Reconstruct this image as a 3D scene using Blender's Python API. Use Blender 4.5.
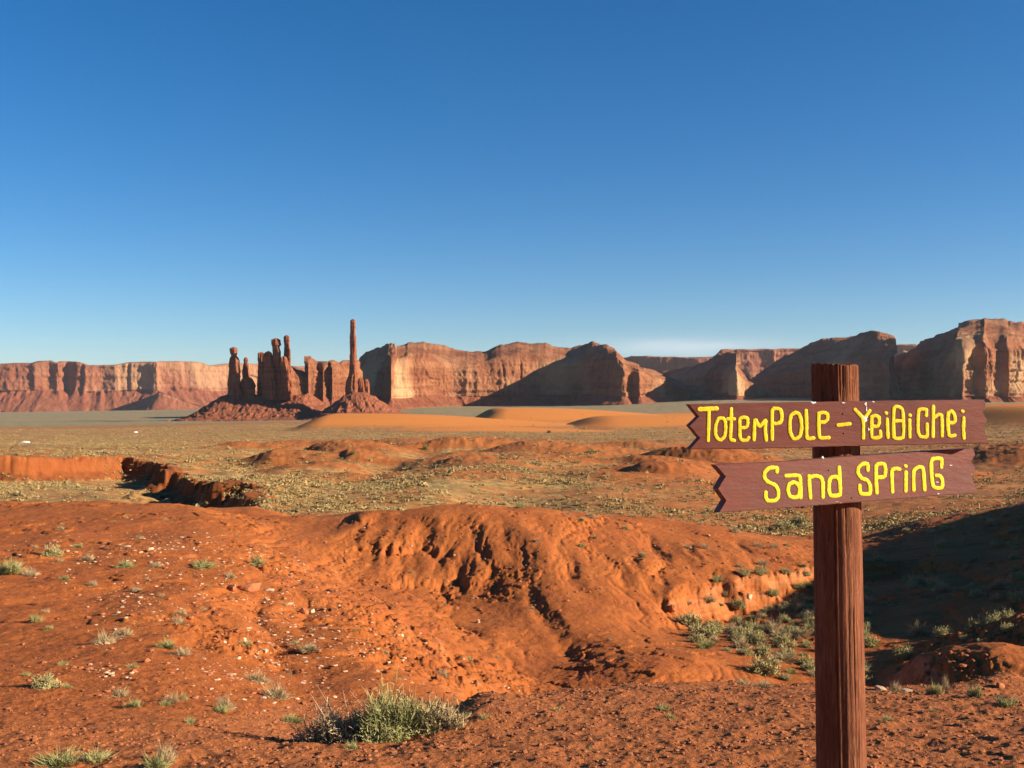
import bpy, math, random
import numpy as np

R = math.radians
random.seed(7)
rng = np.random.default_rng(7)
scene = bpy.context.scene
for o in list(bpy.data.objects):
    bpy.data.objects.remove(o)

# ------------------------------------------------------------------ camera
F = 1098.0            # focal length in pixels
HZ = 398.0            # row of the eye-level horizon
cam_d = bpy.data.cameras.new('camera')
cam_d.sensor_width = 36.0
cam_d.lens = 36.0 * F / 1024.0
cam_d.shift_y = (HZ - 384.0) / 1024.0
cam_d.clip_start = 0.1
cam_d.clip_end = 60000.0
cam = bpy.data.objects.new('camera', cam_d)
cam.location = (0, 0, 0)
cam.rotation_euler = (R(90), 0, 0)
scene.collection.objects.link(cam)
scene.camera = cam

# ------------------------------------------------------------------ sun and sky
SUN_AZ, SUN_EL = 102.0, 19.0       # clockwise from the viewing direction
sun_d = bpy.data.lights.new('sun', 'SUN')
sun_d.energy = 5.0
sun_d.angle = R(0.53)
sun_d.color = (1.0, 0.86, 0.68)
sun = bpy.data.objects.new('sun', sun_d)
sun.rotation_euler = (R(90 - SUN_EL), 0, R(180 - SUN_AZ))
sun.location = (30, -5, 20)
scene.collection.objects.link(sun)

world = bpy.data.worlds.new('World')
scene.world = world
world.use_nodes = True
wn = world.node_tree.nodes
wl = world.node_tree.links
wn.clear()
sky = wn.new('ShaderNodeTexSky')
sky.sky_type = 'NISHITA'
sky.sun_disc = False
sky.sun_elevation = R(SUN_EL)
sky.sun_rotation = R(SUN_AZ)
sky.altitude = 1500
sky.air_density = 1.0
sky.dust_density = 0.3
sky.ozone_density = 3.6
hs = wn.new('ShaderNodeHueSaturation')
hs.inputs['Saturation'].default_value = 1.31
hs.inputs['Value'].default_value = 1.0
bg = wn.new('ShaderNodeBackground')
bg.inputs['Strength'].default_value = 0.050
wo = wn.new('ShaderNodeOutputWorld')
wl.new(sky.outputs[0], hs.inputs['Color'])
tint = wn.new('ShaderNodeMix'); tint.data_type = 'RGBA'; tint.blend_type = 'MULTIPLY'; tint.inputs[0].default_value = 1.0
tint.inputs[7].default_value = (0.95, 0.975, 1.03, 1)
wl.new(hs.outputs[0], tint.inputs[6])
# a thin low cloud bank above the horizon
tcw = wn.new('ShaderNodeTexCoord'); sxyz = wn.new('ShaderNodeSeparateXYZ'); wl.new(tcw.outputs['Generated'], sxyz.inputs[0])
def wmath(op, a, b_=0.0):
    n_ = wn.new('ShaderNodeMath'); n_.operation = op
    for k_, v_ in enumerate((a, b_)):
        if hasattr(v_, 'is_output'): wl.new(v_, n_.inputs[k_])
        else: n_.inputs[k_].default_value = v_
    return n_.outputs[0]
az_ = wmath('ARCTAN2', sxyz.outputs[0], sxyz.outputs[1])
def bell(v, c, w):
    q_ = wmath('DIVIDE', wmath('SUBTRACT', v, c), w)
    return wmath('EXPONENT', wmath('MULTIPLY', wmath('MULTIPLY', q_, q_), -1.0))
wmap = wn.new('ShaderNodeMapping'); wl.new(tcw.outputs['Generated'], wmap.inputs[0]); wmap.inputs['Scale'].default_value = (1, 1, 7)
wns = wn.new('ShaderNodeTexNoise'); wl.new(wmap.outputs[0], wns.inputs['Vector']); wns.inputs['Scale'].default_value = 14; wns.inputs['Detail'].default_value = 6
wfac = wmath('MULTIPLY', wmath('MULTIPLY', bell(az_, 0.15, 0.075), bell(sxyz.outputs[2], 0.046, 0.0075)), wmath('MULTIPLY', wns.outputs['Fac'], 1.0))
cmix = wn.new('ShaderNodeMix'); cmix.data_type = 'RGBA'; wl.new(wfac, cmix.inputs[0]); wl.new(tint.outputs[2], cmix.inputs[6])
cmix.inputs[7].default_value = (6.5, 6.9, 7.6, 1)
wl.new(cmix.outputs[2], bg.inputs['Color'])
wl.new(bg.outputs[0], wo.inputs['Surface'])

scene.view_settings.view_transform = 'Standard'
scene.view_settings.look = 'None'
scene.view_settings.gamma = 1.0
scene.view_settings.use_curve_mapping = False
scene.view_settings.exposure = 1.33
scene.cycles.max_bounces = 5
scene.cycles.diffuse_bounces = 2
scene.cycles.use_denoising = True

# ------------------------------------------------------------------ helpers
COL = scene.collection


def P(px, py, d):
    """point seen at pixel (px, py) at depth d"""
    return ((px - 512.0) / F * d, d, (HZ - py) / F * d)


def link(o, parent=None):
    COL.objects.link(o)
    if parent is not None:
        o.parent = parent
    return o


def tag(o, label=None, cat=None, group=None, kind=None):
    if label: o['label'] = label
    if cat: o['category'] = cat
    if group: o['group'] = group
    if kind: o['kind'] = kind
    return o


def np_mesh(name, verts, faces, mat=None, smooth=True, attrs=None):
    """faces: (n,3) or (n,4) int array or list of such arrays"""
    me = bpy.data.meshes.new(name)
    verts = np.asarray(verts, dtype=np.float32)
    if not isinstance(faces, list):
        faces = [faces]
    faces = [np.asarray(f, dtype=np.int32) for f in faces if len(f)]
    me.vertices.add(len(verts))
    me.vertices.foreach_set('co', verts.ravel())
    nl = sum(f.size for f in faces)
    npoly = sum(len(f) for f in faces)
    me.loops.add(nl)
    me.loops.foreach_set('vertex_index', np.concatenate([f.ravel() for f in faces]))
    me.polygons.add(npoly)
    tot = np.concatenate([np.full(len(f), f.shape[1], dtype=np.int32) for f in faces])
    start = np.concatenate([[0], np.cumsum(tot)[:-1]]).astype(np.int32)
    me.polygons.foreach_set('loop_start', start)
    me.polygons.foreach_set('use_smooth', np.full(npoly, smooth, dtype=bool))
    if attrs:
        for k, v in attrs.items():
            v = np.asarray(v, dtype=np.float32)
            if v.ndim == 1:
                a = me.attributes.new(k, 'FLOAT', 'POINT')
                a.data.foreach_set('value', v)
            else:
                a = me.attributes.new(k, 'FLOAT_COLOR', 'POINT')
                a.data.foreach_set('color', v.ravel())
    me.update(calc_edges=True)
    me.validate()
    if mat: me.materials.append(mat)
    return me


def mesh_obj(name, verts, faces, mat, parent=None, smooth=True, attrs=None):
    return link(bpy.data.objects.new(name, np_mesh(name, verts, faces, mat, smooth, attrs)), parent)


def grid_faces(n, m, wrap_n=False, flip=False, off=0):
    """quads over an n x m vertex grid (index i*m+j)"""
    i = np.arange(n if wrap_n else n - 1)[:, None]
    j = np.arange(m - 1)[None, :]
    i2 = (i + 1) % n
    a = i * m + j; b = i2 * m + j; c = i2 * m + j + 1; d = i * m + j + 1
    q = np.stack([a, b, c, d], -1).reshape(-1, 4)
    if flip: q = q[:, ::-1]
    return q + off


def _hash(ix, iy, iz, seed):
    h = (ix.astype(np.uint32) * np.uint32(374761393) + iy.astype(np.uint32) * np.uint32(668265263)
         + iz.astype(np.uint32) * np.uint32(2147483647) + np.uint32((seed * 974634777) & 0xffffffff))
    h = (h ^ (h >> np.uint32(13))) * np.uint32(1274126177)
    h = h ^ (h >> np.uint32(16))
    return (h & np.uint32(0xffff)).astype(np.float32) / 32767.5 - 1.0


def noise2(x, y, seed=0):
    """smooth value noise in -1..1 (gradient-ish by two rotated layers)"""
    x = np.asarray(x, dtype=np.float64); y = np.asarray(y, dtype=np.float64)
    ix = np.floor(x).astype(np.int64); iy = np.floor(y).astype(np.int64)
    fx = (x - ix).astype(np.float32); fy = (y - iy).astype(np.float32)
    ux = fx * fx * fx * (fx * (fx * 6 - 15) + 10); uy = fy * fy * fy * (fy * (fy * 6 - 15) + 10)
    z = np.zeros_like(ix)
    def g(dx, dy):
        a = _hash(ix + dx, iy + dy, z, seed) * math.pi
        return np.cos(a) * (fx - dx) + np.sin(a) * (fy - dy)
    a = g(0, 0); b = g(1, 0); c = g(0, 1); d = g(1, 1)
    return 1.5 * ((a * (1 - ux) + b * ux) * (1 - uy) + (c * (1 - ux) + d * ux) * uy)


def noise3(x, y, z, seed=0):
    x, y, z = np.broadcast_arrays(x, y, z)
    ix = np.floor(x).astype(np.int64); iy = np.floor(y).astype(np.int64); iz = np.floor(z).astype(np.int64)
    fx = x - ix; fy = y - iy; fz = z - iz
    ux = fx * fx * (3 - 2 * fx); uy = fy * fy * (3 - 2 * fy); uz = fz * fz * (3 - 2 * fz)
    r = 0
    for dx in (0, 1):
        for dy in (0, 1):
            for dz in (0, 1):
                w = (ux if dx else 1 - ux) * (uy if dy else 1 - uy) * (uz if dz else 1 - uz)
                r = r + w * _hash(ix + dx, iy + dy, iz + dz, seed)
    return r


def fbm2(x, y, seed=0, octv=4, gain=0.5, lac=2.03):
    r = 0; a = 1.0
    for k in range(octv):
        r = r + a * noise2(x + 17.3 * k, y - 9.1 * k, seed + k); a *= gain
        x = x * lac; y = y * lac
    return r


def fbm3(x, y, z, seed=0, octv=3, gain=0.5):
    r = 0; a = 1.0
    for k in range(octv):
        r = r + a * noise3(x, y, z, seed + k); a *= gain
        x = x * 2.03; y = y * 2.03; z = z * 2.03
    return r


def sstep(x, a, b):
    t = np.clip((x - a) / (b - a), 0, 1)
    return t * t * (3 - 2 * t)


# ------------------------------------------------------------------ materials
def new_mat(name):
    m = bpy.data.materials.new(name)
    m.use_nodes = True
    nt = m.node_tree
    nt.nodes.clear()
    out = nt.nodes.new('ShaderNodeOutputMaterial')
    b = nt.nodes.new('ShaderNodeBsdfPrincipled')
    b.inputs['Roughness'].default_value = 0.95
    b.inputs['Specular IOR Level'].default_value = 0.15
    nt.links.new(b.outputs[0], out.inputs['Surface'])
    return m, nt, b


class NT:
    def __init__(s, nt):
        s.nt = nt
    def node(s, t, **kw):
        n = s.nt.nodes.new(t)
        for k, v in kw.items():
            setattr(n, k, v)
        return n
    def link(s, a, b):
        s.nt.links.new(a, b)
    def pos(s):
        return s.node('ShaderNodeNewGeometry').outputs['Position']
    def objco(s):
        return s.node('ShaderNodeTexCoord').outputs['Object']
    def scale(s, v, sc):
        n = s.node('ShaderNodeMapping'); s.link(v, n.inputs[0]); n.inputs['Scale'].default_value = sc
        return n.outputs[0]
    def noise(s, v, scale, detail=4, rough=0.55, dist=0.0):
        n = s.node('ShaderNodeTexNoise'); s.link(v, n.inputs['Vector'])
        n.inputs['Scale'].default_value = scale; n.inputs['Detail'].default_value = detail
        n.inputs['Roughness'].default_value = rough; n.inputs['Distortion'].default_value = dist
        return n.outputs['Fac']
    def voro(s, v, scale, feat='F1'):
        n = s.node('ShaderNodeTexVoronoi', feature=feat); s.link(v, n.inputs['Vector'])
        n.inputs['Scale'].default_value = scale
        return n.outputs['Distance']
    def ramp(s, f, stops):
        n = s.node('ShaderNodeValToRGB'); s.link(f, n.inputs[0])
        e = n.color_ramp.elements
        while len(e) < len(stops): e.new(0.5)
        for k, (p, c) in enumerate(stops):
            e[k].position = p
            e[k].color = (c, c, c, 1) if not isinstance(c, tuple) else (*c, 1)
        return n.outputs[0]
    def rng(s, f, a, b, c=0.0, d=1.0):
        n = s.node('ShaderNodeMapRange'); s.link(f, n.inputs[0])
        for k, v in enumerate((a, b, c, d)): n.inputs[k + 1].default_value = v
        return n.outputs[0]
    def mix(s, f, a, b, mode='MIX'):
        n = s.node('ShaderNodeMix', data_type='RGBA', blend_type=mode)
        for sock, v in ((n.inputs[0], f), (n.inputs[6], a), (n.inputs[7], b)):
            if hasattr(v, 'is_output'): s.link(v, sock)
            elif isinstance(v, tuple): sock.default_value = (*v, 1)
            else: sock.default_value = v
        return n.outputs[2]
    def math(s, op, a, b=0.0):
        n = s.node('ShaderNodeMath', operation=op)
        for sock, v in ((n.inputs[0], a), (n.inputs[1], b)):
            if hasattr(v, 'is_output'): s.link(v, sock)
            else: sock.default_value = v
        return n.outputs[0]
    def attr(s, name):
        return s.node('ShaderNodeAttribute', attribute_name=name)
    def bump(s, h, dist, strength=1.0, normal=None):
        n = s.node('ShaderNodeBump'); s.link(h, n.inputs['Height'])
        n.inputs['Distance'].default_value = dist; n.inputs['Strength'].default_value = strength
        if normal: s.link(normal, n.inputs['Normal'])
        return n.outputs[0]


def ground_material():
    m, nt, b = new_mat('desert_ground')
    t = NT(nt)
    p = t.pos()
    z1 = t.attr('zone_a'); z2 = t.attr('zone_b')
    s1 = t.node('ShaderNodeSeparateColor'); t.link(z1.outputs['Color'], s1.inputs[0])
    s2 = t.node('ShaderNodeSeparateColor'); t.link(z2.outputs['Color'], s2.inputs[0])
    sand, scrub, clod = s1.outputs[0], s1.outputs[1], s1.outputs[2]
    chips, plain, strata = s2.outputs[0], s2.outputs[1], s2.outputs[2]
    n_big = t.noise(p, 0.05, 5)
    n_mid = t.noise(p, 0.9, 6, 0.6)
    n_fine = t.noise(p, 14.0, 5, 0.65)
    red = t.mix(t.ramp(n_mid, [(0.3, 0.0), (0.7, 1.0)]), (0.27, 0.066, 0.012), (0.38, 0.103, 0.018))
    red = t.mix(t.ramp(n_big, [(0.35, 0.0), (0.65, 0.55)]), red, (0.34, 0.101, 0.019))
    crust = t.noise(t.scale(p, (0.5, 0.3, 1.4)), 1.0, 7, 0.72, 0.8)
    red = t.mix(t.rng(crust, 0.50, 0.58, 0.0, 0.55), red, (0.235, 0.055, 0.012))
    red = t.mix(t.rng(crust, 0.42, 0.33, 0.0, 0.5), red, (0.42, 0.152, 0.042))
    red = t.mix(t.rng(n_fine, 0.35, 0.7, 0.0, 0.35), red, (0.41, 0.150, 0.045))
    red = t.mix(t.math('MULTIPLY', t.rng(n_fine, 0.5, 0.3), 0.55), red, (0.24, 0.055, 0.016))
    # pebbly terrace
    vv = t.voro(p, 22.0)
    cl = t.mix(t.ramp(t.noise(p, 30, 4, 0.7), [(0.3, 0.0), (0.7, 1.0)]), (0.27, 0.078, 0.022), (0.40, 0.135, 0.040))
    cl = t.mix(t.rng(vv, 0.0, 0.35, 0.25, 0.0), cl, (0.42, 0.20, 0.11))
    col = t.mix(clod, red, cl)
    # layered banks
    sp = t.scale(p, (0.25, 0.25, 5.0))
    st = t.ramp(t.noise(sp, 1.0, 4, 0.6), [(0.4, 0.0), (0.62, 1.0)])
    col = t.mix(t.math('MULTIPLY', strata, t.math('MULTIPLY', st, 0.45)), col, (0.52, 0.24, 0.11))
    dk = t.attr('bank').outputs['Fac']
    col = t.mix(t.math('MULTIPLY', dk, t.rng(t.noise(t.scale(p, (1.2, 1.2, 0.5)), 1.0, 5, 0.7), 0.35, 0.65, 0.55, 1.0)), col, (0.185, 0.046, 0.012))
    # dunes
    sn = t.mix(t.noise(t.scale(p, (0.01, 0.05, 0.05)), 1.0, 4), (0.50, 0.165, 0.030), (0.57, 0.215, 0.050))
    col = t.mix(sand, col, sn)
    # dry grass and scrub litter
    g1 = t.noise(p, 0.35, 6, 0.7)
    g2 = t.noise(t.scale(p, (0.06, 0.25, 0.25)), 1.0, 6, 0.72)
    gm = t.ramp(t.math('ADD', t.math('MULTIPLY', g1, 0.5), t.math('MULTIPLY', g2, 0.5)), [(0.44, 0.0), (0.56, 1.0)])
    gc = t.mix(t.ramp(t.noise(p, 0.12, 5, 0.7), [(0.4, 0.0), (0.62, 1.0)]), (0.44, 0.275, 0.095), (0.25, 0.19, 0.075))
    spk = t.noise(t.scale(p, (0.5, 0.9, 0.9)), 1.0, 4, 0.8)
    gc = t.mix(t.rng(spk, 0.50, 0.60, 0.0, 0.65), gc, (0.14, 0.105, 0.042))
    gc = t.mix(t.rng(spk, 0.46, 0.36, 0.0, 0.6), gc, (0.52, 0.36, 0.15))
    gf = t.math('MULTIPLY', scrub, t.rng(gm, 0.0, 1.0, 0.25, 0.95))
    col = t.mix(gf, col, gc)
    # far grey green plain
    pc = t.mix(t.ramp(t.noise(t.scale(p, (0.0012, 0.006, 0.006)), 1.0, 5, 0.65), [(0.38, 0.0), (0.62, 1.0)]), (0.235, 0.20, 0.095), (0.32, 0.20, 0.10))
    pc = t.mix(t.rng(t.noise(t.scale(p, (0.01, 0.03, 0.03)), 1.0, 5, 0.7), 0.4, 0.7, 0.0, 0.6), pc, (0.17, 0.17, 0.085))
    col = t.mix(plain, col, pc)
    # pale stone chips
    vc = t.node('ShaderNodeTexVoronoi'); t.link(p, vc.inputs['Vector']); vc.inputs['Scale'].default_value = 7.0
    vc.inputs['Randomness'].default_value = 1.0
    ch = t.math('LESS_THAN', vc.outputs['Distance'], t.math('MULTIPLY', chips, t.rng(t.noise(p, 2.0, 3), 0.45, 0.7, 0.0, 0.42)))
    col = t.mix(ch, col, (0.62, 0.44, 0.30))
    t.link(col, b.inputs['Base Color'])
    nb = t.bump(t.noise(p, 3.0, 9, 0.75), 0.05, 0.8)
    nb = t.bump(t.noise(p, 26.0, 5, 0.7), 0.022, 0.9, nb)
    t.link(nb, b.inputs['Normal'])
    return m


def rock_material(name, base, light, dark, zs=0.02, ns=0.02, streak=0.6, pale=0.0):
    m, nt, b = new_mat(name)
    t = NT(nt)
    p = t.pos()
    v = t.scale(p, (1.0, 1.0, 0.10))
    s = t.noise(v, ns * 2.2, 7, 0.65)
    strata = t.noise(t.scale(p, (0.06, 0.06, 1.0)), zs * 3, 5, 0.6)
    big = t.noise(p, ns * 0.4, 4, 0.5)
    col = t.mix(t.ramp(s, [(0.35, 0.0), (0.65, 1.0)]), base, light)
    col = t.mix(t.rng(strata, 0.47, 0.60, 0.0, 0.75), col, dark)
    var = t.noise(t.scale(p, (1.0, 1.0, 0.05)), ns * 4.5, 5, 0.7)
    col = t.mix(t.rng(var, 0.52, 0.68, 0.0, streak), col, tuple(c * 0.62 for c in dark))
    if pale:
        pm = t.math('MULTIPLY', t.rng(big, 0.50, 0.62), t.attr('cliff').outputs['Fac'])
        col = t.mix(t.math('MULTIPLY', pm, pale), col, (0.50, 0.31, 0.155))
    tal = t.attr('talus').outputs['Fac']
    tc = t.mix(t.rng(t.noise(p, ns * 3, 7, 0.75), 0.35, 0.7), (0.20, 0.056, 0.025), (0.28, 0.105, 0.052))
    col = t.mix(tal, col, tc)
    t.link(col, b.inputs['Base Color'])
    nb = t.bump(t.noise(t.scale(p, (1.0, 1.0, 0.35)), ns * 6, 9, 0.75), 5.0 * 0.02 / ns, 1.0)
    t.link(nb, b.inputs['Normal'])
    return m


def plant_material(name, c1, c2, tip, sc=9.0):
    m, nt, b = new_mat(name)
    t = NT(nt)
    p = t.pos()
    oi = t.node('ShaderNodeObjectInfo').outputs['Random']
    f = t.noise(p, sc, 4, 0.7)
    col = t.mix(t.ramp(f, [(0.35, 0.0), (0.65, 1.0)]), c1, c2)
    at = t.attr('tip').outputs['Fac']
    col = t.mix(t.math('MULTIPLY', at, 0.8), col, tip)
    col = t.mix(t.math('MULTIPLY', oi, 0.35), col, tip)
    t.link(col, b.inputs['Base Color'])
    b.inputs['Roughness'].default_value = 0.85
    return m


M = {}
M['ground'] = ground_material()
M['far'] = rock_material('far_mesa_rock', (0.24, 0.082, 0.040), (0.30, 0.120, 0.060), (0.20, 0.064, 0.034), 0.006, 0.005, 0.7, 0.4)
M['butte'] = rock_material('butte_rock', (0.25, 0.092, 0.038), (0.32, 0.135, 0.060), (0.19, 0.062, 0.028), 0.02, 0.012, 0.8, 0.75)
M['spire'] = rock_material('spire_rock', (0.24, 0.073, 0.032), (0.30, 0.105, 0.047), (0.17, 0.048, 0.022), 0.06, 0.035, 0.5)
M['sage'] = plant_material('sage_leaves', (0.20, 0.185, 0.06), (0.35, 0.30, 0.12), (0.48, 0.40, 0.19))
M['dry'] = plant_material('dry_grass', (0.22, 0.15, 0.07), (0.36, 0.26, 0.125), (0.50, 0.38, 0.21))
M['green'] = plant_material('green_grass', (0.10, 0.115, 0.03), (0.20, 0.20, 0.06), (0.42, 0.37, 0.16))
M['scrub'] = plant_material('scrub_leaves', (0.15, 0.115, 0.042), (0.34, 0.232, 0.088), (0.45, 0.325, 0.145), 0.25)
M['darkbush'] = plant_material('juniper_leaves', (0.035, 0.04, 0.02), (0.07, 0.065, 0.03), (0.10, 0.09, 0.05), 1.0)
M['vivid'] = plant_material('vivid_leaves', (0.07, 0.11, 0.03), (0.12, 0.16, 0.04), (0.2, 0.22, 0.08), 1.0)
m, nt, b = new_mat('branch_wood'); b.inputs['Base Color'].default_value = (0.30, 0.21, 0.14, 1); M['twig'] = m


def stone_mat(name, c1, c2, sc=12):
    m, nt, b = new_mat(name); t = NT(nt); p = t.pos()
    t.link(t.mix(t.noise(p, sc, 5, 0.7), c1, c2), b.inputs['Base Color'])
    t.link(t.bump(t.noise(p, sc * 3, 5, 0.7), 0.01, 0.8), b.inputs['Normal'])
    return m
M['gravel'] = stone_mat('red_gravel', (0.18, 0.05, 0.018), (0.42, 0.165, 0.068), 8)
M['pale'] = stone_mat('pale_stone', (0.44, 0.25, 0.13), (0.60, 0.42, 0.27), 14)
M['redstone'] = stone_mat('red_stone', (0.24, 0.07, 0.025), (0.42, 0.16, 0.07), 9)

# ------------------------------------------------------------------ terrain
SCARP = np.array([(-340, 20), (-96, 98), (-54, 121), (-48.5, 137), (-42.0, 132), (-35.5, 114),
                  (-29.0, 100), (-23.5, 89), (-19.3, 80), (-14, 70)], dtype=float)


def poly_sd(x, y, pl):
    """signed distance to polyline; positive on its left side when walking along it"""
    best = np.full(np.shape(x), 1e9); sg = np.ones(np.shape(x))
    for a, c in zip(pl[:-1], pl[1:]):
        dx, dy = c - a
        L = dx * dx + dy * dy
        tt = np.clip(((x - a[0]) * dx + (y - a[1]) * dy) / L, 0, 1)
        ex = x - a[0] - tt * dx; ey = y - a[1] - tt * dy
        dd = ex * ex + ey * ey
        cr = dx * (y - a[1]) - dy * (x - a[0])
        cn = cr / math.sqrt(L)
        mk = (dd < best - 1e-6) | ((np.abs(dd - best) <= 1e-6) & (np.abs(cn) > np.abs(sg)))
        best = np.where(mk, dd, best); sg = np.where(mk, cn, sg)
    return np.sqrt(best) * np.where(sg < 0, -1.0, 1.0)


def scarp(x, y, rough=True):
    near = (y > 60) & (y < 420) & (x < 5)
    out = np.zeros(np.shape(x))
    if not np.any(near): return out
    xs = x[near]; ys = y[near]
    sd = poly_sd(xs, ys, SCARP)
    if rough:
        sd = sd + 0.9 * noise2(xs * 0.22, ys * 0.22, 91) + 0.35 * np.abs(noise2(xs * 0.6, ys * 0.6, 92))
    if rough:
        sd = sd + 0.55 * np.abs(noise2(xs * 0.75, ys * 0.3, 94)) + 0.25 * noise2(xs * 1.8, ys * 1.8, 95) + sstep(xs, -44, -34) * 3.4 * noise2(xs * 0.16, ys * 0.16, 96)
    s = 0.62 * sstep(sd, -0.3, 1.0) + 0.38 * sstep(sd, -3.0, 0.2)
    if rough:
        s = s * (1 + 0.10 * noise2(xs * 0.3, ys * 0.3, 97))
    out[near] = 2.7 * s * np.exp(-np.maximum(sd, 0) / 80.0) * sstep(-xs, 14.0, 23.0)
    return out


CTRL = []
def col(px, *pts):
    for py, d in pts: CTRL.append((px, py, d))
def colz(px, *pts):          # (z, depth)
    for z, d in pts: CTRL.append((px, HZ - z * F / d, d))

col(-250, (768, 5.2), (690, 8.8), (620, 14.5), (560, 24), (515, 40), (498, 50))
col(0, (768, 5.2), (690, 8.8), (620, 14.5), (570, 22), (520, 36), (501, 46))
colz(0, (-7.6, 60), (-9.2, 80)); col(0, (490, 104), (483, 115), (457, 123), (449, 200), (443, 380), (434, 700), (426, 1300), (420, 2200), (412.5, 5600))
col(110, (768, 5.2), (695, 8.5), (630, 13.5), (585, 19.5), (530, 33), (503, 45)); colz(110, (-7.6, 60), (-9.0, 76))
col(110, (496, 100), (488, 120), (457, 136))
col(200, (768, 5.2), (705, 8.2), (640, 13), (590, 19), (540, 30), (507, 44)); colz(200, (-7.0, 56), (-8.6, 70))
col(200, (503, 96), (451, 190), (443, 330), (433, 600), (426, 1000), (421, 1700))
col(300, (768, 5.1), (738, 6.9), (690, 11.5), (640, 16.5), (600, 22), (560, 31), (530, 40), (518, 44))
colz(300, (-6.6, 56)); col(300, (492, 84), (478, 115), (462, 165), (450, 240), (440, 380), (430, 600), (424, 1000), (419.5, 1700))
col(365, (768, 5.1), (735, 7.2), (690, 11.5), (640, 17), (605, 23.5)); colz(365, (-5.3, 30)); col(365, (570, 34.5), (514, 42)); colz(365, (-7.2, 56))
col(430, (768, 5.1), (725, 8.3), (690, 13), (650, 20), (622, 25)); colz(430, (-5.75, 30)); col(430, (592, 33.5), (550, 38), (511, 42)); colz(430, (-7.6, 56))
col(430, (497, 84), (480, 110), (465, 150), (450, 220), (441, 340), (432, 520), (424, 900), (416, 1700), (407.5, 2500))
col(480, (768, 5.1), (713, 8.5), (690, 16), (660, 22), (637, 26)); colz(480, (-6.0, 30)); col(480, (602, 32.5), (550, 37.5), (509, 43)); colz(480, (-7.8, 58))
col(540, (768, 5.1), (696, 9)); colz(540, (-4.3, 13)); col(540, (669, 24.5), (645, 27), (600, 31.5), (545, 37.5), (508, 46)); colz(540, (-7.8, 60))
col(600, (768, 5.1), (688, 9.2)); colz(600, (-4.4, 13)); col(600, (667, 24), (630, 28.5), (590, 33), (555, 38), (514, 49)); colz(600, (-8.0, 64))
col(600, (495, 90), (478, 120), (462, 160), (450, 230), (440, 350), (432, 560), (424, 900), (412, 1700), (405, 2600))
col(660, (768, 5.1), (684, 9.3)); colz(660, (-4.6, 13)); col(660, (669, 23), (640, 28), (606, 33), (572, 36.5), (545, 43), (516, 53)); colz(660, (-8.2, 66))
col(720, (768, 5.1), (683, 9.3)); colz(720, (-4.8, 13)); col(720, (675, 23.5), (635, 29.5), (594, 36.5), (563, 39.5), (548, 44), (525, 53)); colz(720, (-8.4, 68))
col(720, (500, 95), (480, 125), (465, 170), (450, 250), (440, 360), (430, 560), (418, 1000), (408, 1700), (399, 2700))
col(785, (768, 5.1), (687, 9.2)); colz(785, (-4.9, 13)); col(785, (684, 24), (620, 32), (576, 41), (560, 43), (543, 52)); colz(785, (-8.5, 68)); col(785, (512, 90))
col(850, (768, 5.1), (693, 9.1)); colz(850, (-4.9, 12.5), (-6.4, 20)); col(850, (610, 33), (572, 43), (550, 54)); colz(850, (-8.5, 70)); col(850, (506, 95))
col(915, (768, 5.1), (697, 8.9)); colz(915, (-4.5, 12.5)); col(915, (688, 20), (662, 23.5), (640, 27.5), (600, 34), (560, 44), (523, 60)); colz(915, (-8.2, 72)); col(915, (503, 94))
col(1010, (768, 5.0), (711, 8.5)); colz(1010, (-3.9, 11)); col(1010, (690, 18), (650, 22.5), (600, 30), (552, 42), (505, 60)); colz(1010, (-7.6, 74))
col(1010, (494, 100), (482, 130), (458, 190), (435, 300), (415, 500), (406, 900), (402.5, 2200))
colz(1200, (-1.7, 5), (-2.6, 9), (-3.7, 15), (-4.0, 22), (-3.4, 32), (-2.8, 42), (-2.8, 60), (-6.5, 90), (-8, 150), (-6, 500), (-5, 2200))
colz(1420, (-1.7, 5), (-2.6, 9), (-3.9, 14), (-4.0, 20), (-1.3, 28), (0.1, 38), (0.5, 54), (-5, 90), (-8, 200), (-6, 900))
for _px in (480, 540, 600, 660, 720, 785, 850, 915, 1010):
    colz(_px, (-1.93, 6.5), (-2.16, 8.0), (-2.88 if _px > 500 else -2.95, 10.6))
colz(1800, (-1.7, 5), (-3.0, 12), (-2.4, 20), (0.4, 30), (1.4, 45), (-5, 80), (-8, 300), (-10, 2000))
colz(-900, (-1.7, 5), (-2.8, 15), (-4.0, 30), (-8, 60), (-9, 120), (-12, 400), (-40, 2000))
CT = []
for px, py, d in CTRL:
    x = (px - 512) / F * d; z = (HZ - py) / F * d
    CT.append((x, d, z))
for th in (-180, -140, -100, 100, 140, 180):     # behind and beside the viewpoint
    for r_, z_ in ((1, -1.66), (5, -1.75), (20, -2.2), (100, -4), (600, -15), (4000, -45)):
        CT.append((r_ * math.sin(R(th)), r_ * math.cos(R(th)), z_))
for px in (-900, -250, 100, 400, 700, 1000, 1400):
    for d_ in (0.8, 2.0):
        CT.append(((px - 512) / F * d_, d_, -1.65))
for px, z_ in ((-900, -120), (0, -90), (300, -60), (600, -20), (800, -10), (1100, -8), (1800, -10)):
    CT.append(((px - 512) / F * 9000, 9000, z_))
    CT.append(((px - 512) / F * 16000, 16000, z_ * 1.1))
CT = np.array(CT)


def uv_of(x, y):
    r = np.maximum(np.hypot(x, y), 0.3)
    return np.arctan2(x, y) * 6.0, np.log(r) * 1.6, r


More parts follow.
